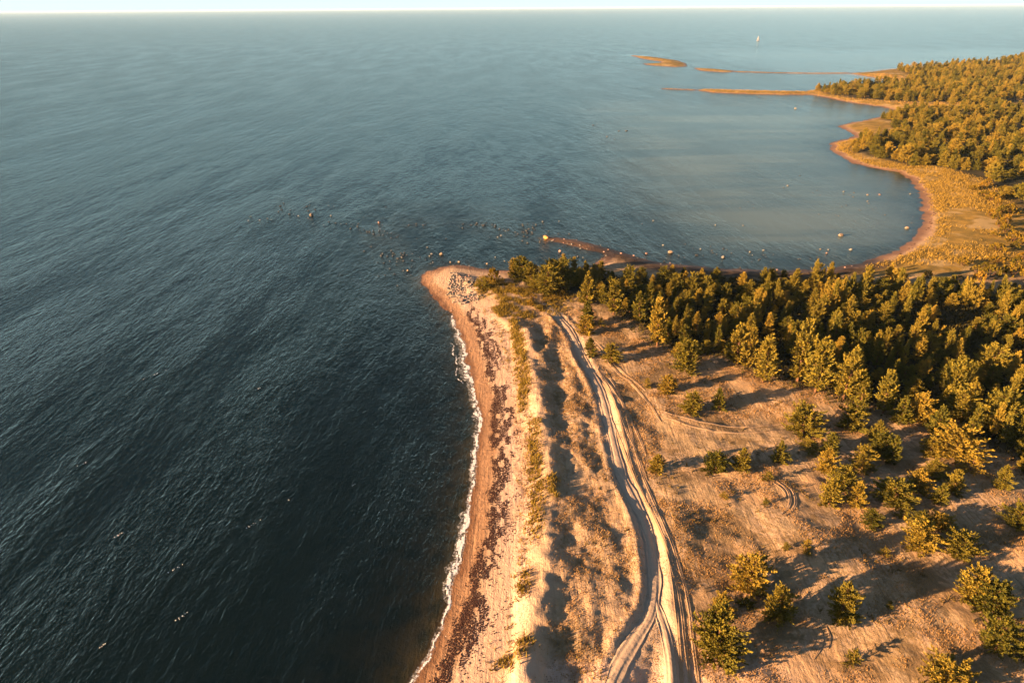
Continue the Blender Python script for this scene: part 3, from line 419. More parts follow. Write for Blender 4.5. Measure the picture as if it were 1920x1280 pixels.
def make_pine(kind, seed):
    """unit: 5 m high, about 3 m wide; returns (trunk mesh, crown mesh)"""
    rg = np.random.default_rng(seed); V, F, TV, TF = [], [], [], []
    Ht = 5.0; lean = rg.normal(0, .10, 2)
    def axis_at(h): return np.array([lean[0]*h/Ht*1.5+.06*math.sin(h*2+seed), lean[1]*h/Ht*1.5+.06*math.cos(h*1.7+seed), h])
    for k in range(5):
        a, b = Ht*.94*k/5, Ht*.94*(k+1)/5
        limb(TV, TF, axis_at(a)-np.array([0, 0, .25 if k == 0 else 0]), axis_at(b), .13*(1-k/5.5), .13*(1-(k+1)/5.5), 6)
    if kind == 'cone': r_of = lambda t: 1.55*(1-t)**.75*min(1, .62+t*2.2); h0 = .12; n = 13
    elif kind == 'oval': r_of = lambda t: 1.38*math.sqrt(max(.02, 1-((t-.34)/.68)**2)); h0 = .15; n = 13
    elif kind == 'broad': r_of = lambda t: 1.6*math.sqrt(max(.03, 1-((t-.46)/.58)**2)); h0 = .35; n = 11
    elif kind == 'tall': r_of = lambda t: 1.25*(1-t)**.55*min(1, .35+t*1.5); h0 = .6; n = 13
    else: r_of = lambda t: 1.5*math.sqrt(max(.05, 1-t**1.6)); h0 = .1; n = 6
    fat = rg.uniform(.75, 1.25, 8)                                     # lopsided outline
    for q in range(n):
        t = (q+rg.uniform(-.25, .25))/(n-1)*.97; t = min(max(t, 0), .97); h = h0+(Ht-.45-h0)*t; c = axis_at(h)
        nb = 6 if t < .75 else 4; ph = rg.uniform(0, 6.28)
        for k in range(nb):
            a = ph+6.283*k/nb+rg.normal(0, .22)
            rr = r_of(t)*rg.uniform(.52, 1.2)*fat[int(a/6.283*8) % 8]
            if rg.random() < .07: continue
            el = -.12+.75*t+rg.normal(0, .1)
            dr = np.array([math.cos(a)*math.cos(el), math.sin(a)*math.cos(el), math.sin(el)])
            e = c+dr*rr; e[2] = max(e[2], .15); limb(TV, TF, c, c+(e-c)*.85, .035, .012, 3)
            ns = max(2, int(round(rr/.31)))
            for s in range(ns):
                f = (s+1)/ns; b = c+(e-c)*f*.92
                for w in range(3 if s < ns-1 else 2):
                    sa = a+rg.normal(0, .8) if s < ns-1 else a+rg.normal(0, .4)
                    se = el+rg.uniform(.35, .95); ax = np.array([math.cos(sa)*math.cos(se), math.sin(sa)*math.cos(se), math.sin(se)])
                    shoot(V, F, b+rg.normal(0, .05, 3), ax, rg.uniform(.42, .78), rg.uniform(.17, .25), 13, rg, .105)
    for k in range(3): shoot(V, F, axis_at(Ht-.75)+rg.normal(0, .05, 3), np.array([rg.normal(0, .25), rg.normal(0, .25), 1.]), .7, .3, 9, rg)
    return (mesh_np('pine_trunk', np.array(TV), np.array(TF), [M['bark']], True), mesh_np('pine_crown', np.array(V), np.array(F), [M['pine']]))
KINDS = {'cone': 4, 'oval': 4, 'broad': 3, 'tall': 4, 'bush': 2}
PINES = {k: [make_pine(k, 100*i+j+1) for j in range(n)] for i, (k, n) in enumerate(KINDS.items())}
count = {'tree': 0}
def pine(x, y, h, w, kind, label, group, cat='pine tree', rot=None):
    tm, cm = PINES[kind][random.randrange(len(PINES[kind]))]
    r = bpy.data.objects.new('pine_tree', None); COL.objects.link(r); r.empty_display_size = .3
    r.location = (x, y, float(terr(x, y)[0])-.05); r.rotation_euler = (0, 0, random.uniform(0, 6.283)); s = h/5.0; ww = w/3.1
    r.scale = (ww, ww, s); tag(r, label, cat, group)
    tag(link('trunk', tm, r)); link('crown', cm, r); count['tree'] += 1; return r
OPEN_G, EDGE_G = 'young pines scattered on the open sand', 'pines along the edge of the wood'
used = []
for x, y, h, w, kind, lab in TREES:
    cat = 'pine seedling' if h < 1.25 else 'pine tree'
    pine(x, y, h*1.2, w*1.2, kind, lab, EDGE_G if kind == 'tall' else OPEN_G, cat); used.append((x, y, w))
# the wood
def inpoly(x, y, poly): return poly_sd(np.asarray(x, float), np.asarray(y, float), poly) > 0
def scatter(poly, smin, tries, taken, rs, gap=None):
    P_ = np.asarray(poly); lo, hi = P_.min(0), P_.max(0); cell = smin; G = {}
    out = []
    def add(x, y, r): G.setdefault((int(x//3), int(y//3)), []).append((x, y, r))
    for x, y, w in taken: add(x, y, w*.35)
    X = rs.uniform(lo[0], hi[0], tries); Y = rs.uniform(lo[1], hi[1], tries); ok = inpoly(X, Y, poly)
    for x, y in zip(X[ok], Y[ok]):
        r = smin*(.75+.6*rs.random())
        if gap and gap(x, y): continue
        c = (int(x//3), int(y//3)); bad = False
        for a in (-1, 0, 1):
            for b in (-1, 0, 1):
                for (qx, qy, qr) in G.get((c[0]+a, c[1]+b), ()):
                    if (x-qx)**2+(y-qy)**2 < (r*.5+qr)**2: bad = True; break
                if bad: break
            if bad: break
        if not bad: add(x, y, r*.5); out.append((x, y, r))
    return out
rs = np.random.default_rng(5)
def gap(x, y): return fbm(np.array([x*.11]), np.array([y*.11]), 71, 2)[0] > (.66 if x > 28 else .75)
inner = scatter(WOOD, 2.1, 11000, used, rs, gap)
inner = [(x, y, r) for x, y, r in inner if abs(x)/max(y, 1) < 1.05 and math.hypot(x-11.5, y-129) > 4]
inner.sort(key=lambda t: t[1]+.15*t[0])
wsd = poly_sd(np.array([t[0] for t in inner]), np.array([t[1] for t in inner]), WOOD)
MAXT = 300
n_ind = 0; rest = []
SIZES = ['young', 'middling', 'tall']
for (x, y, r), d in zip(inner, wsd):
    k = rs.choice(['cone', 'oval', 'broad', 'tall'], p=[.38, .20, .08, .34]); h = {'cone': 4.4, 'oval': 4.2, 'broad': 4.2, 'tall': 5.2}[k]*(rs.uniform(.5, .7) if rs.random() < .42 else rs.uniform(.9, 1.3))*(.86 if y < 122 else 1.0 if x > 62 else .74); w = r*rs.uniform(.85, 1.3)
    u, v = x/(y*math.cos(PITCH)+CAMZ*math.sin(PITCH)), 0
    if count['tree'] < MAXT and u < .80:
        row = 'front rank' if d < 4 and y < 118 else 'second rank' if d < 8.5 and y < 112 else 'bay-side rank' if d < 5 else 'dark heart'
        pxx = 960+1281*u
        col = 'by the headland' if pxx < 1130 else 'below the thin spit' if pxx < 1230 else 'below the large pale boulder' if pxx < 1340 else 'below the dark bay boulders' if pxx < 1450 else \
              "below the bay's near corner" if pxx < 1570 else 'below the shaded meadow strip' if pxx < 1690 else 'below the golden meadow' if pxx < 1810 else 'at the right edge'
        kk = {'cone': 'pointed', 'oval': 'egg-shaped', 'broad': 'round-headed', 'tall': 'spire-like'}[k]
        sz = 'low ' if h < 3.2 else 'middling ' if h < 4.3 else 'tall ' if h < 5.3 else 'towering '
        fat_ = 'narrow ' if w < 2.5 else 'wide ' if w > 3.6 else ''
        pine(x, y, h, w, k, f"{sz}{fat_}{kk} pine in the wood's {row} {col}", 'pines packed inside the wood')
    else: rest.append((x, y, h, w, k))
print('pines', count['tree'], 'rest', len(rest))

# far trees: one mass, crowns instanced on points
def instance_mass(name, pts, crowns, label, group_name):
    A = np.array(pts, float)                                          # x, y, z, rot, sx, sz, idx
    me = bpy.data.meshes.new(name); me.vertices.add(len(A)); me.vertices.foreach_set('co', A[:, :3].astype(np.float32).ravel())
    for nm, c in (('rot', 3), ('sx', 4), ('sz', 5)): fattr(me, nm, A[:, c])
    a = me.attributes.new('idx', 'INT', 'POINT'); a.data.foreach_set('value', A[:, 6].astype(np.int32))
    o = link(name, me); tag(o, label, kind='stuff')
    ng = bpy.data.node_groups.new(group_name, 'GeometryNodeTree')
    ng.interface.new_socket('Geometry', in_out='INPUT', socket_type='NodeSocketGeometry'); ng.interface.new_socket('Geometry', in_out='OUTPUT', socket_type='NodeSocketGeometry')
    N = ng.nodes; L = ng.links; gi = N.new('NodeGroupInput'); go = N.new('NodeGroupOutput'); ip = N.new('GeometryNodeInstanceOnPoints'); jn = N.new('GeometryNodeJoinGeometry')
    for c in reversed(crowns):
        oi = N.new('GeometryNodeObjectInfo'); oi.transform_space = 'ORIGINAL'; oi.inputs['Object'].default_value = c; oi.inputs['As Instance'].default_value = True
        L.new(oi.outputs['Geometry'], jn.inputs[0])
    def na(nm, ty):
        n = N.new('GeometryNodeInputNamedAttribute'); n.data_type = ty; n.inputs['Name'].default_value = nm; return n.outputs['Attribute']
    cx = N.new('ShaderNodeCombineXYZ'); L.new(na('rot', 'FLOAT'), cx.inputs[2]); e2r = N.new('FunctionNodeEulerToRotation'); L.new(cx.outputs[0], e2r.inputs[0])
    cs = N.new('ShaderNodeCombineXYZ'); sx = na('sx', 'FLOAT'); L.new(sx, cs.inputs[0]); L.new(sx, cs.inputs[1]); L.new(na('sz', 'FLOAT'), cs.inputs[2])
    L.new(gi.outputs[0], ip.inputs['Points']); L.new(jn.outputs[0], ip.inputs['Instance']); ip.inputs['Pick Instance'].default_value = True
    L.new(na('idx', 'INT'), ip.inputs['Instance Index']); L.new(e2r.outputs[0], ip.inputs['Rotation']); L.new(cs.outputs[0], ip.inputs['Scale']); L.new(ip.outputs[0], go.inputs[0])
    md = o.modifiers.new('spread', 'NODES'); md.node_group = ng; return o
def crowns_of(meshes):
    ids = {m_.name for m_ in meshes}; got = {}
    for o in COL.objects:
        if o.type == 'MESH' and o.data.name in ids and o.data.name not in got: got[o.data.name] = o
    return list(got.values())
allc = crowns_of([c for k in ('cone', 'oval', 'broad', 'tall') for _, c in PINES[k]]); nC = len(allc)
pts = [(x, y, float(terr(x, y)[0])-.05, rs.uniform(0, 6.28), w/3.1, h/5.0, rs.integers(nC)) for x, y, h, w, k in rest]
if pts: instance_mass('wood_interior', pts, allc, 'remaining crowns filling the depths of the dark pine wood', 'fill_wood')
def fgap(x, y): return y > 860 or x/y > .98 or inpoly([x], [y], CLEAR)[0] or fbm(np.array([x*.028]), np.array([y*.03]), 73, 3)[0] > .65
near_p = [p for p in FARWOOD[0]]
fr = scatter(near_p, 3.1, 42000, [], rs, fgap)
pts = []
for x, y, r in fr:
    h = (rs.uniform(2.5, 4.0) if rs.random() < .35 else rs.uniform(4.2, 7.0))*(1+.15*(y > 450)); h *= .85; w = r*rs.uniform(.9, 1.4)
    pts.append((x, y, float(terr(x, y)[0])-.05, rs.uniform(0, 6.28), w/3.1, h/5.0, rs.integers(nC)))
print('far trees', len(pts))
instance_mass('far_woodland', pts, allc, 'golden pine woodland stretching away behind the bay to the right', 'spread_far')

# ------------------------------------------------------------------ shrubs
def make_shrub(seed, mat, n=46):
    rg = np.random.default_rng(seed); V, F, TV, TF = [], [], [], []
    for k in range(7):
        a = rg.uniform(0, 6.28); limb(TV, TF, np.array([0, 0, -.1]), np.array([math.cos(a)*.5, math.sin(a)*.5, rg.uniform(.5, .9)]), .05, .015, 4)
    for k in range(n):
        a = rg.uniform(0, 6.28); z = rg.uniform(.02, 1)**.8; rr = .95*math.sqrt(max(0, 1-z*z*.9))*rg.uniform(.55, 1.1)
        b = np.array([math.cos(a)*rr, math.sin(a)*rr, z*rg.uniform(.8, 1.05)])
        shoot(V, F, b, b*np.array([1, 1, 1.2])+rg.normal(0, .3, 3)+np.array([0, 0, .25]), .35, .24, 11, rg, .16)
    return mesh_np('shrub_stems', np.array(TV), np.array(TF), [M['bark']]), mesh_np('shrub_leaves', np.array(V), np.array(F), [mat])
SH = [make_shrub(900+i, M['shrubleaf']) for i in range(4)]; SY = [make_shrub(950, M['yellow'])]
def shrub(name, x, y, h, w, meshes, label, group, cat):
    tm, cm = meshes; r = bpy.data.objects.new(name, None); COL.objects.link(r); r.location = (x, y, float(terr(x, y)[0])-.03); r.rotation_euler = (0, 0, random.uniform(0, 6.28)); r.scale = (w/2, w/2, h)
    tag(r, label, cat, group); link('stem', tm, r); link('foliage', cm, r); return r
shrub('yellow_sapling', SAPLING[0], SAPLING[1]-1, 2.6, 2.4, SY[0], 'bright yellow autumn sapling on the headland left of the trees', None, 'sapling')
mead = scatter(MEADOW, 4.0, 3000, [], rs, lambda x, y: vnoise(np.array([x*.06]), np.array([y*.06]), 81)[0] < .36)
mead = [(x, y, r) for x, y, r in mead if x/y < .80 and terr(x, y, SD)[0] > 16][:150]
for i, (x, y, r) in enumerate(mead):
    zone = 'below the far wood' if y > 225 else 'in the middle' if y > 185 else 'at the shaded near end'; hh_, ww_ = rs.uniform(.7, 2.2), rs.uniform(1.4, 4.2); sdx = float(terr(x, y, SD)[0]); zone2 = 'nearest the bay beach' if sdx < 24 else 'midway back' if sdx < 40 else 'towards the right edge'
    shrub('meadow_shrub', x, y, hh_, ww_, SH[i % 4], f"{'low' if hh_ < 1.1 else 'tall' if hh_ > 1.7 else 'middling'} {'narrow' if ww_ < 2.2 else 'wide' if ww_ > 3.3 else 'round'} shrub {zone} of the meadow, {zone2}", 'shrubs dotted over the bay meadow', 'shrub')
tipb = [(x, y, r) for x, y, r in scatter([[2.0, 128], [6.5, 146], [24, 147], [14, 134], [6, 122]], 2.0, 300, used, rs) if terr(x, y, SD)[0] > 4][:14]
for i, (x, y, r) in enumerate(tipb):
    shrub('dune_bush', x, y, rs.uniform(.4, 1.0), rs.uniform(.9, 2.2), SH[i % 4], f"{['small', 'broad', 'rounded'][i % 3]} ochre bush on the headland, {'nearest the stony tip' if x < 6 and y > 132 else 'by the seaward trees' if y > 134 else 'above the beach grass' if x < 7 else 'towards the track head'}", 'low bushes on the headland', 'bush')

# ------------------------------------------------------------------ grasses (uncountable)
def blades(name, X, Y, hmin, hmax, wd, nb, mat, label, spread=.25):
    n = len(X); rg = np.random.default_rng(len(X)); Z = terr(X, Y)
    Xb = np.repeat(X, nb)+rg.normal(0, spread, n*nb); Yb = np.repeat(Y, nb)+rg.normal(0, spread, n*nb); Zb = terr(Xb, Yb)-.02
    a = rg.uniform(0, 6.283, n*nb); h = rg.uniform(hmin, hmax, n*nb); ln = h*rg.uniform(.2, .8, n*nb); w = wd*rg.uniform(.6, 1.4, n*nb)
    dx, dy = np.cos(a), np.sin(a); b = rg.uniform(0, 6.283, n*nb); ex, ey = np.cos(b), np.sin(b)
    V = np.stack([np.stack([Xb-ex*w, Yb-ey*w, Zb], 1), np.stack([Xb+ex*w, Yb+ey*w, Zb], 1), np.stack([Xb+dx*ln, Yb+dy*ln, Zb+h], 1)], 1).reshape(-1, 3)
    o = link(name, mesh_np(name, V, np.arange(3*n*nb).reshape(-1, 3), [mat])); tag(o, label, kind='stuff'); return o
def pick(n, x0, x1, y0, y1, prob):
    X = rs.uniform(x0, x1, n); Y = rs.uniform(y0, y1, n); k = rs.random(n) < prob(X, Y); return X[k], Y[k]
GG = grassm.reshape(XX.shape); TU = turf.reshape(XX.shape); WD = woodm.reshape(XX.shape); DP = dpath.reshape(XX.shape); MD = (meadm*(1-farm)).reshape(XX.shape); DC = dcrest.reshape(XX.shape); BT = belt.reshape(XX.shape)
X, Y = pick(60000, -8, 24, 36, 150, lambda x, y: np.clip(terr(x, y, GG)-.2, 0, 1)*.9)
blades('dune_grass', X, Y, .25, .65, .07, 6, M['grass'], 'yellow-green dune grass in a ragged strip along the top of the beach')
X, Y = pick(150000, 0, 100, 36, 125, lambda x, y: terr(x, y, TU)*(1-terr(x, y, WD))*np.maximum(sstep(.47, .60, fbm(x*.22, y*.22, 91, 4)), .8*(terr(x, y, BT) > .4)*sstep(.32, .48, fbm(x*.5, y*.35, 151, 3)))*(terr(x, y, DP) > .8)*.9)
blades('dry_turf', X, Y, .05, .16, .06, 4, M['dry'], 'thin dry grass and heather tufts over the sandy plain and dunes', .22)
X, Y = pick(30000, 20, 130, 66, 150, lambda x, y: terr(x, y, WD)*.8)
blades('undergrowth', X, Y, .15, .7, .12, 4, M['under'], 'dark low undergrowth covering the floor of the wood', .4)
X, Y = pick(60000, 60, 250, 150, 320, lambda x, y: terr(x, y, MD)*(terr(x, y, SD) > 2.5)*np.clip(sstep(.45, .62, fbm(x*.07, y*.07, 92, 4))+.8*np.exp(-((terr(x, y, SD)-5)/1.6)**2), 0, 1))
blades('meadow_grass', X, Y, .2, .65, .10, 5, M['grass'], 'tall golden grass over the meadow behind the bay beach', .5)
X, Y = pick(9000, 100, 330, 380, 640, lambda x, y: (terr(x, y, SD) > 1.2)*(1-.9*(terr(x, y, farm.reshape(XX.shape)))))
blades('spit_grass', X, Y, .25, .6, .16, 5, M['grass'], 'rough ochre grass along the far spits', .8)

X, Y = pick(9000, 8, 95, 38, 122, lambda x, y: terr(x, y, TU)*(1-terr(x, y, WD))*(terr(x, y, DP) > 2)*.35*sstep(.45, .7, fbm(x*.25, y*.25, 141, 3)))
blades('heather_tufts', X, Y, .15, .42, .06, 9, M['heath'], 'small dark heather and grass tufts dotted over the sand plain', .16)
# ------------------------------------------------------------------ seaweed, stones, foam (uncountable)
def lumps(name, X, Y, R0, R1, hr, mats, label, seed, weights=None, zc=None):
    rg = np.random.default_rng(seed); n = len(X); k = 6; Z = terr(X, Y) if zc is None else np.full(n, zc)
    a = (np.arange(k)/k*6.283)[None, :]+rg.uniform(0, 1, (n, 1)); r = rg.uniform(R0, R1, (n, 1))*rg.uniform(.6, 1.25, (n, k)); st = rg.uniform(.5, 1.0, (n, 1))
    th = rg.uniform(0, 3.14, (n, 1)); lx, ly = np.cos(a)*r, np.sin(a)*r*st; x_ = lx*np.cos(th)-ly*np.sin(th); y_ = lx*np.sin(th)+ly*np.cos(th)
    hh = (r.mean(1)*hr)
    low = np.stack([X[:, None]+x_, Y[:, None]+y_, np.repeat(Z[:, None]-.03, k, 1)], 2); mid = np.stack([X[:, None]+x_*.7, Y[:, None]+y_*.7, Z[:, None]+hh[:, None]*rg.uniform(.5, 1.0, (n, k))], 2)
    top = np.stack([X, Y, Z+hh*1.05], 1)[:, None, :]
    V = np.concatenate([low, mid, top], 1).reshape(-1, 3); b = (np.arange(n)*13)[:, None, None]; q = np.arange(k); q2 = (q+1) % k
    F = np.concatenate([np.stack([q, q2, q2+k], 1), np.stack([q, q2+k, q+k], 1), np.stack([q+k, q2+k, q*0+12], 1)], 0)[None]+b
    mi = np.repeat(rg.choice(len(mats), n, p=weights), 18)
    o = link(name, mesh_np(name, V, F.reshape(-1, 3), mats, matidx=mi)); tag(o, label, kind='stuff'); return o
def wrackp(x, y):
    s = terr(x, y, SD); sw = s+.9*(fbm(x*.35, y*.16, 95, 3)-.5)*2+.25*(fbm(x*1.6, y*1.1, 97, 2)-.5)*2; c = fbm(x*1.3, y*.6, 96, 3)
    sc = np.interp(y, [40, 60, 90, 110, 135], [.72, .8, 1.0, 1.1, 1.0])
    b1 = np.exp(-((sw-3.1*sc)/.5)**2)*1.4*sstep(.28, .42, c); b2 = np.exp(-((sw-4.5*sc)/.65)**2)*.85*sstep(.42, .54, c); b3 = np.exp(-((sw-5.9*sc)/1.2)**2)*.10*sstep(.5, .6, c)
    return np.clip(b1+b2+b3, 0, 1)*(y < 138)*(x < 12)
X, Y = pick(300000, -9, 10, 38, 138, wrackp)
lumps('seaweed_wrack', X, Y, .035, .12, .4, [M['wrack']], 'dark seaweed thrown up in ragged lines along the beach', 3)
X, Y = pick(9000, 95, 205, 148, 300, lambda x, y: np.exp(-((terr(x, y, SD)-2.6-.8*(fbm(x*.2, y*.2, 98)-.5))/.7)**2)*.8)
lumps('bay_wrack', X, Y, .2, .5, .3, [M['wrack']], 'red-brown wrack edging the bay beach', 4)
st_sd = lambda x, y: poly_sd(x, y, STONES)
X, Y = pick(9000, -14, 12, 112, 148, lambda x, y: sstep(-3.0, .5, st_sd(x, y))*sstep(.25, .42, fbm(x*.5, y*.5, 99, 3))*.8)
lumps('shore_stones', X, Y, .10, .36, .7, [M['rock_grey'], M['rock_pale'], M['rock_pink'], M['rock_dark']], 'grey and white stones strewn over the tip of the headland', 5, [.45, .2, .15, .2])
X, Y = pick(3000, -14, 80, 125, 175, lambda x, y: (np.abs(terr(x, y, SD)-.3) < 1.1)*.35)
lumps('waterline_stones', X, Y, .12, .38, .6, [M['rock_grey'], M['rock_pink'], M['rock_dark']], 'small stones along the waterline of the headland and its thin spit', 6, [.3, .3, .4])
X, Y = pick(22000, -7, 9, 38, 128, lambda x, y: np.exp(-((terr(x, y, SD)-7.2)/1.0)**2)*sstep(.5, .65, fbm(x*1.1, y*.5, 100, 2))*.3*(terr(x, y, DC) > 1.2))
blades('beach_sprigs', X, Y, .12, .4, .05, 5, M['grass'], 'scattered sprigs of grass at the foot of the fore-dune', .15)
def cells(name, x0, x1, y0, y1, c, keep, z, label, mat='foam'):
    nx, ny = int((x1-x0)/c), int((y1-y0)/c); gx = x0+np.arange(nx+1)*c; gy = y0+np.arange(ny+1)*c; A, Bq = np.meshgrid(gx, gy); rg = np.random.default_rng(3)
    F = grid_faces(nx+1, ny+1); cxm = (A[:-1, :-1]+c/2).ravel(); cym = (Bq[:-1, :-1]+c/2).ravel(); k = keep(cxm, cym)
    F = F[k]; V = np.stack([(A+rg.uniform(-.3, .3, A.shape)*c).ravel(), (Bq+rg.uniform(-.3, .3, A.shape)*c).ravel(), np.full(A.size, z)+rg.uniform(0, .035, A.size)], 1)
    u, inv = np.unique(F.ravel(), return_inverse=True); o = link(name, mesh_np(name, V[u], inv.reshape(-1, 4), [M[mat]])); tag(o, label, kind='stuff'); return o
def foam_keep(x, y):
    s = terr(x, y, SD)+.5*(fbm(x*.5, y*.25, 111, 3)-.5)*2; lace = fbm(x*3.6, y*2.2, 112, 3); big = fbm(y*.10, y*0+3, 113, 2)
    wid = np.interp(y, [40, 48, 56, 64, 72, 84, 96, 110, 122, 134], [.08, .1, .5, .35, .4, .5, .7, .6, .4, .12])*(.3+1.4*big)
    e = (s > -wid) & (s < .05) & (lace > .36+.22*np.abs(s+wid*.3)/(wid+.1))
    o2 = -1.7-.7*big; l2 = (np.abs(s-o2) < .16*np.clip(fbm(x*.1, y*.10, 114, 2)*4-2.0, 0, 1)) & (lace > .46)
    o3 = -3.0-.8*big; l3 = (np.abs(s-o3) < .12*np.clip(fbm(x*.1, y*.10, 118, 2)*4-2.5, 0, 1)) & (lace > .50)
    return (e | (l2 & (lace > .52) & (y > 84) & (y < 118))) & (y < 136) & (x < 6)
def wash_keep(x, y):
    s = terr(x, y, SD)+.5*(fbm(x*.5, y*.25, 111, 3)-.5)*2; big = fbm(y*.10, y*0+3, 113, 2)
    wid = np.interp(y, [40, 48, 56, 64, 72, 84, 96, 110, 122, 134], [.25, .3, .7, .6, .6, 1.0, 1.4, 1.2, .8, .3])*(.4+1.3*big)
    return (s > -wid*(.6+.8*fbm(x*1.5, y*1.0, 119, 2))) & (s < .25+.25*fbm(x*.8, y*.5, 120, 2)) & (y < 136) & (x < 6)
cells('shore_foam', -12, 6, 38, 136, .085, foam_keep, .02, 'white lacy surf along the edge of the west beach')
cells('surf_wash', -12, 6, 38, 136, .12, wash_keep, .005, 'thin translucent wash of spent waves along the west beach', 'wash')
X, Y = pick(9000, -45, 16, 125, 190, lambda x, y: np.exp(-(np.minimum(line_d(x, y, BAR), line_d(x, y, BAR2))/4.0)**2)*.2*(terr(x, y) < -.1)*sstep(.45, .58, fbm(x*.15, y*.15, 131, 2)))
lumps('reef_stones', X, Y, .15, .42, .5, [M['rock_dark']], 'small dark stones breaking the surface along the reef off the headland', 8, zc=.0)
def spit_surf_keep(x, y):
    q = terr(x, y, SD); return (q > -7) & (q < -.3) & (fbm(x*.02, y*.05, 161, 3)+.25*fbm(x*.3, y*.4, 162, 2) > .60) & (x > .38*y)
cells('spit_surf', 240, 640, 590, 980, 1.6, spit_surf_keep, .03, 'pale surf washing over the shallows between the far spits', 'wash')
# whitecaps
caps = [(-60, 101, 1.6), (-41, 96, .3), (-28, 68, .3), (-31, 63.5, .9), (-37, 56.5, .8), (-33.5, 50, .8), (-20.5, 71, .3), (-39.6, 46.5, .7), (-6.5, 47.5, .5), (-46, 62, .9), (-58, 76, .7)]
X = []; Y = []
for x, y, s in caps:
    n = int(7*s)+3; t = rs.normal(0, s*.45, n); X += list(x+t*math.cos(.9)+rs.normal(0, .07, n)); Y += list(y+t*math.sin(.9)+rs.normal(0, .07, n))
X = np.array(X); Y = np.array(Y); n = len(X); k = 5; a = np.linspace(0, 6.283, k, endpoint=False)[None]+rs.uniform(0, 1, (n, 1)); r = rs.uniform(.02, .075, (n, 1))*rs.uniform(.6, 1.3, (n, k))
V = np.stack([X[:, None]+np.cos(a)*r, Y[:, None]+np.sin(a)*r, np.full((n, k), .05)+rs.uniform(0, .05, (n, k))], 2).reshape(-1, 3); i0 = (np.arange(n)*k)[:, None]
F = np.concatenate([np.stack([i0[:, 0], i0[:, 0]+q, i0[:, 0]+q+1], 1) for q in (1, 2, 3)], 0)
tag(link('whitecaps', mesh_np('whitecaps', V, F, [M['foam']])), 'tiny breaking wave crests scattered on the open sea', kind='stuff')

# ------------------------------------------------------------------ boulders
import bmesh
def rock(seed, mat):
    bm = bmesh.new(); bmesh.ops.create_icosphere(bm, subdivisions=2, radius=.5); rg = np.random.default_rng(seed); pl = [(Vector(rg.normal(size=3)).normalized(), rg.uniform(.24, .42)) for _ in range(9)]
    for v in bm.verts:
        for nrm, d in pl:
            e = v.co.dot(nrm)-d
            if e > 0: v.co -= nrm*e*.9
        v.co *= 1+rg.normal(0, .035); v.co.z *= .72
    me = bpy.data.meshes.new('boulder'); bm.to_mesh(me); bm.free(); me.materials.append(mat); return me
RM = ['rock_dark', 'rock_grey', 'rock_pale', 'rock_pink', 'rock_rust']; ROCKS = {i: [rock(50*i+j, M[n]) for j in range(4)] for i, n in enumerate(RM)}
NAMES = ['dark', 'grey', 'pale', 'pinkish', 'rust-coloured']
MARKS = iter([('pale flat-topped boulder, largest on the outer shoal', 'pale shoal boulder'), ('pinkish boulder halfway between the outer shoal and the headland', 'pinkish midway boulder'),
 ('large pale boulder off the back of the stony tip', 'pale boulder off the tip'), ('left of two pale boulders at the back shore of the stony tip', 'left back-shore boulder'), ('right of two pale boulders at the back shore of the stony tip', 'right back-shore boulder'),
 ('pale boulder at the waterline behind the yellow sapling', 'sapling boulder'), ('pale boulder standing just left of the stony tip', 'pale boulder left of the tip'),
 ('rust-coloured boulder at the very end of the thin spit', 'rusty spit-end boulder'), ('pinkish boulder in the little cove between thin spit and trees', 'pinkish cove boulder'), ('pinkish boulder lying on the dark root of the thin spit', 'pinkish spit-root boulder'),
 ('pinkish boulder in the water right of the thin spit root', 'pinkish boulder past the spit'), ('biggest pale boulder near the bay shore behind the wood', 'biggest pale bay boulder'),
 ('pale boulder left of a pinkish one near the head of the bay', 'pale bay-head boulder'), ('pinkish boulder right of a pale one near the head of the bay', 'pinkish bay-head boulder'), ('long pale boulder close to the curved bay beach', 'long pale beach boulder'),
 ('big pale boulder standing alone in the right of the bay', 'lone big bay boulder'), ('pale boulder, leftmost of three below the lone big one', 'leftmost of the three'), ('pinkish boulder, lowest of three below the lone big one', 'lowest of the three')])
MK = [(x, y, *next(MARKS)) for x, y, s, k in BOULDERS if k >= 2]
extra = [(x+rs.normal(0, 5), y+rs.normal(0, 4), s*rs.uniform(.5, .95), 0) for x, y, s, k in BOULDERS if k == 0 for _ in range(1)]
extra += [(x+rs.normal(0, 6), y+rs.normal(0, 4), rs.uniform(.5, .9), 0) for x, y, s, k in BOULDERS[:20] for _ in range(1)]
extra = [e for e in extra if terr(e[0], e[1])[0] < -.12]
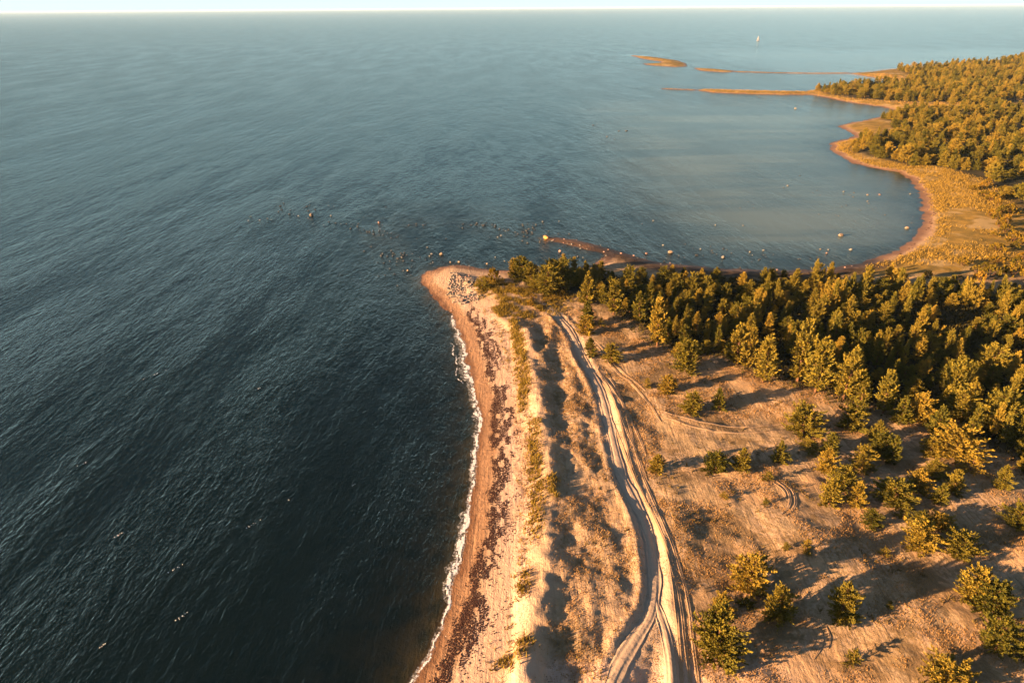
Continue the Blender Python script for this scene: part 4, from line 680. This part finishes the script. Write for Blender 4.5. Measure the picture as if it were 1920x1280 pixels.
for i, (x, y, s, k) in enumerate(list(BOULDERS)+extra):
    o = link('boulder', ROCKS[k][i % 4]); sx = s*random.uniform(.95, 1.15)*(.8 if k == 0 else 1); o.scale = (sx, sx*random.uniform(.7, 1.0), sx*random.uniform(.7, 1.0)*(.6 if k == 0 else 1.15)); o.rotation_euler = (0, 0, random.uniform(0, 6.28))
    zt = float(terr(x, y)[0]); o.location = (x, y, max(zt, 0)+(.10 if k > 1 else .02)*s)
    size = 'large ' if s > 1.7 else 'small ' if s < .9 else ''
    if y < 152 and x < 8: zone = 'in the shallows off the stony tip of the headland'
    elif x < 8: zone = 'on the shoal out to sea beyond the headland'
    elif y < 205 and x < 45: zone = 'beside the thin spit on the bay side'
    elif y < 190: zone = 'in the near corner of the bay behind the wood'
    elif y < 300: zone = 'in the middle of the calm bay'
    else: zone = 'far out in the bay towards the spits'
    q = min(MK, key=lambda t: math.hypot(t[0]-x, t[1]-y)); dd = math.hypot(q[0]-x, q[1]-y)
    if k >= 2 and i < len(BOULDERS): lab = q[2]
    elif dd > 60: lab = f'{size}{NAMES[k]} boulder {zone}'
    else:
        size = '' if k else size; ax_, ay_ = (x-q[0]), (y-q[1])
        side_ = ('right' if ax_ > 0 else 'left')+' of' if abs(ax_) > 2*abs(ay_) else ('beyond' if ay_ > 0 else 'in front of') if abs(ay_) > 2*abs(ax_) else ('beyond ' if ay_ > 0 else 'before ')+('right' if ax_ > 0 else 'left')+' of'
        lab = f"{size}{NAMES[k]} boulder {'close' if dd < 5 else 'a little' if dd < 11 else 'some way' if dd < 22 else 'far'} {side_} the {q[3]}"
    tag(o, lab, 'boulder', 'boulders standing in the shallow water')

# ------------------------------------------------------------------ sailing boat
bx, by = BOAT
boat = bpy.data.objects.new('sailing_boat', None); COL.objects.link(boat); boat.location = (bx, by, 0); boat.rotation_euler = (0, 0, math.radians(12)); boat.scale = (.6, .6, .6)
tag(boat, 'small white sailing yacht under full sail far out beyond the spits', 'sailing boat')
st = [(-5, 1.15, 1.0), (-3, 1.55, .95), (0, 1.75, .95), (3, 1.1, 1.1), (5, .12, 1.3)]
V = []
for x, w, z in st: V += [(x, -w, z), (x, -w*.75, 0), (x, 0, -.45), (x, w*.75, 0), (x, w, z)]
F = [(5*i+k, 5*i+5+k, 5*i+6+k, 5*i+1+k) for i in range(4) for k in range(4)]
link('hull', mesh_np('hull', V, F, [M['hull']], True), boat)
link('deck', mesh_np('deck', [v for x, w, z in st for v in ((x, -w, z-.03), (x, w, z-.03))], [(2*i, 2*i+2, 2*i+3, 2*i+1) for i in range(4)], [M['hull']]), boat)
cab = [(-1.5, -.9, .9), (2, -.7, .95), (2, .7, .95), (-1.5, .9, .9), (-1.4, -.75, 1.5), (1.4, -.55, 1.4), (1.4, .55, 1.4), (-1.4, .75, 1.5)]
link('cabin', mesh_np('cabin', cab, [(0, 1, 5, 4), (1, 2, 6, 5), (2, 3, 7, 6), (3, 0, 4, 7), (4, 5, 6, 7)], [M['hull']]), boat)
TV, TF = [], []; limb(TV, TF, np.array([.6, 0, .8]), np.array([.6, 0, 14.2]), .11, .07, 8); link('mast', mesh_np('mast', TV, TF, [M['mast']], True), boat)
TV, TF = [], []; limb(TV, TF, np.array([.6, 0, 2.1]), np.array([-4.4, -1.0, 2.2]), .08, .06, 8); link('boom', mesh_np('boom', TV, TF, [M['mast']], True), boat)
def sail(name, A, B_, C_, belly):
    n = 9; A, B_, C_ = map(np.array, (A, B_, C_)); V = []; F = []
    for i in range(n):
        for j in range(n):
            u = i/(n-1); v = j/(n-1); p = (A*(1-v)+B_*v)*(1-u)+C_*u; V.append(p+np.array([0, belly*math.sin(math.pi*v)*math.sin(math.pi*min(1, u*.9+.1))*(1-u), 0]))
    for i in range(n-1):
        for j in range(n-1): F.append((i*n+j, i*n+j+1, i*n+n+j+1, i*n+n+j))
    o = link(name, mesh_np(name, V, F, [M['sail']], True), boat); md = o.modifiers.new('cloth', 'SOLIDIFY'); md.thickness = .03
sail('mainsail', (.45, 0, 2.3), (-4.3, -1.0, 2.4), (.5, 0, 13.9), -.7)
sail('jib', (4.8, 0, 1.5), (.9, -1.2, 1.9), (.75, 0, 12.2), -.6)

# ------------------------------------------------------------------ sea air
hm_, hnt = new_mat('sea_haze'); HT = NT(hnt); pv = HT.node('ShaderNodeVolumePrincipled'); pv.inputs['Color'].default_value = (.48, .72, 1.0, 1); pv.inputs['Density'].default_value = .00004; pv.inputs['Anisotropy'].default_value = 0.0
ho = HT.node('ShaderNodeOutputMaterial'); HT.l.new(pv.outputs[0], ho.inputs['Volume'])
hx, hy0, hy1, hz0, hz1 = 41000, -3000, 31000, -7.5, 57.5
HV = [(sx*hx, y, z) for z in (hz0, hz1) for y in (hy0, hy1) for sx in (-1, 1)]
haze = link('haze', mesh_np('haze', HV, [(0, 2, 3, 1), (4, 5, 7, 6), (0, 1, 5, 4), (2, 6, 7, 3), (0, 4, 6, 2), (1, 3, 7, 5)], [hm_])); tag(haze, 'thin pale sea haze over the whole coast', kind='stuff')

# things that look alike: say which one of them by its place
same = {}
for o in COL.objects:
    if o.get('category') and o.get('label'): same.setdefault(o['label'], []).append(o)
ORD = ['leftmost', 'second-from-left', 'third-from-left', 'fourth-from-left', 'fifth-from-left', 'sixth-from-left', 'seventh-from-left', 'eighth-from-left', 'ninth-from-left', 'tenth-from-left', 'eleventh-from-left', 'twelfth-from-left']
for lab, os_ in same.items():
    if 1 < len(os_) <= 12:
        os_.sort(key=lambda o: o.location.x/(o.location.y*math.cos(PITCH)+CAMZ*math.sin(PITCH)))
        for o, w in zip(os_, ORD[:len(os_)-1]+['rightmost']): o['label'] = w+' '+lab
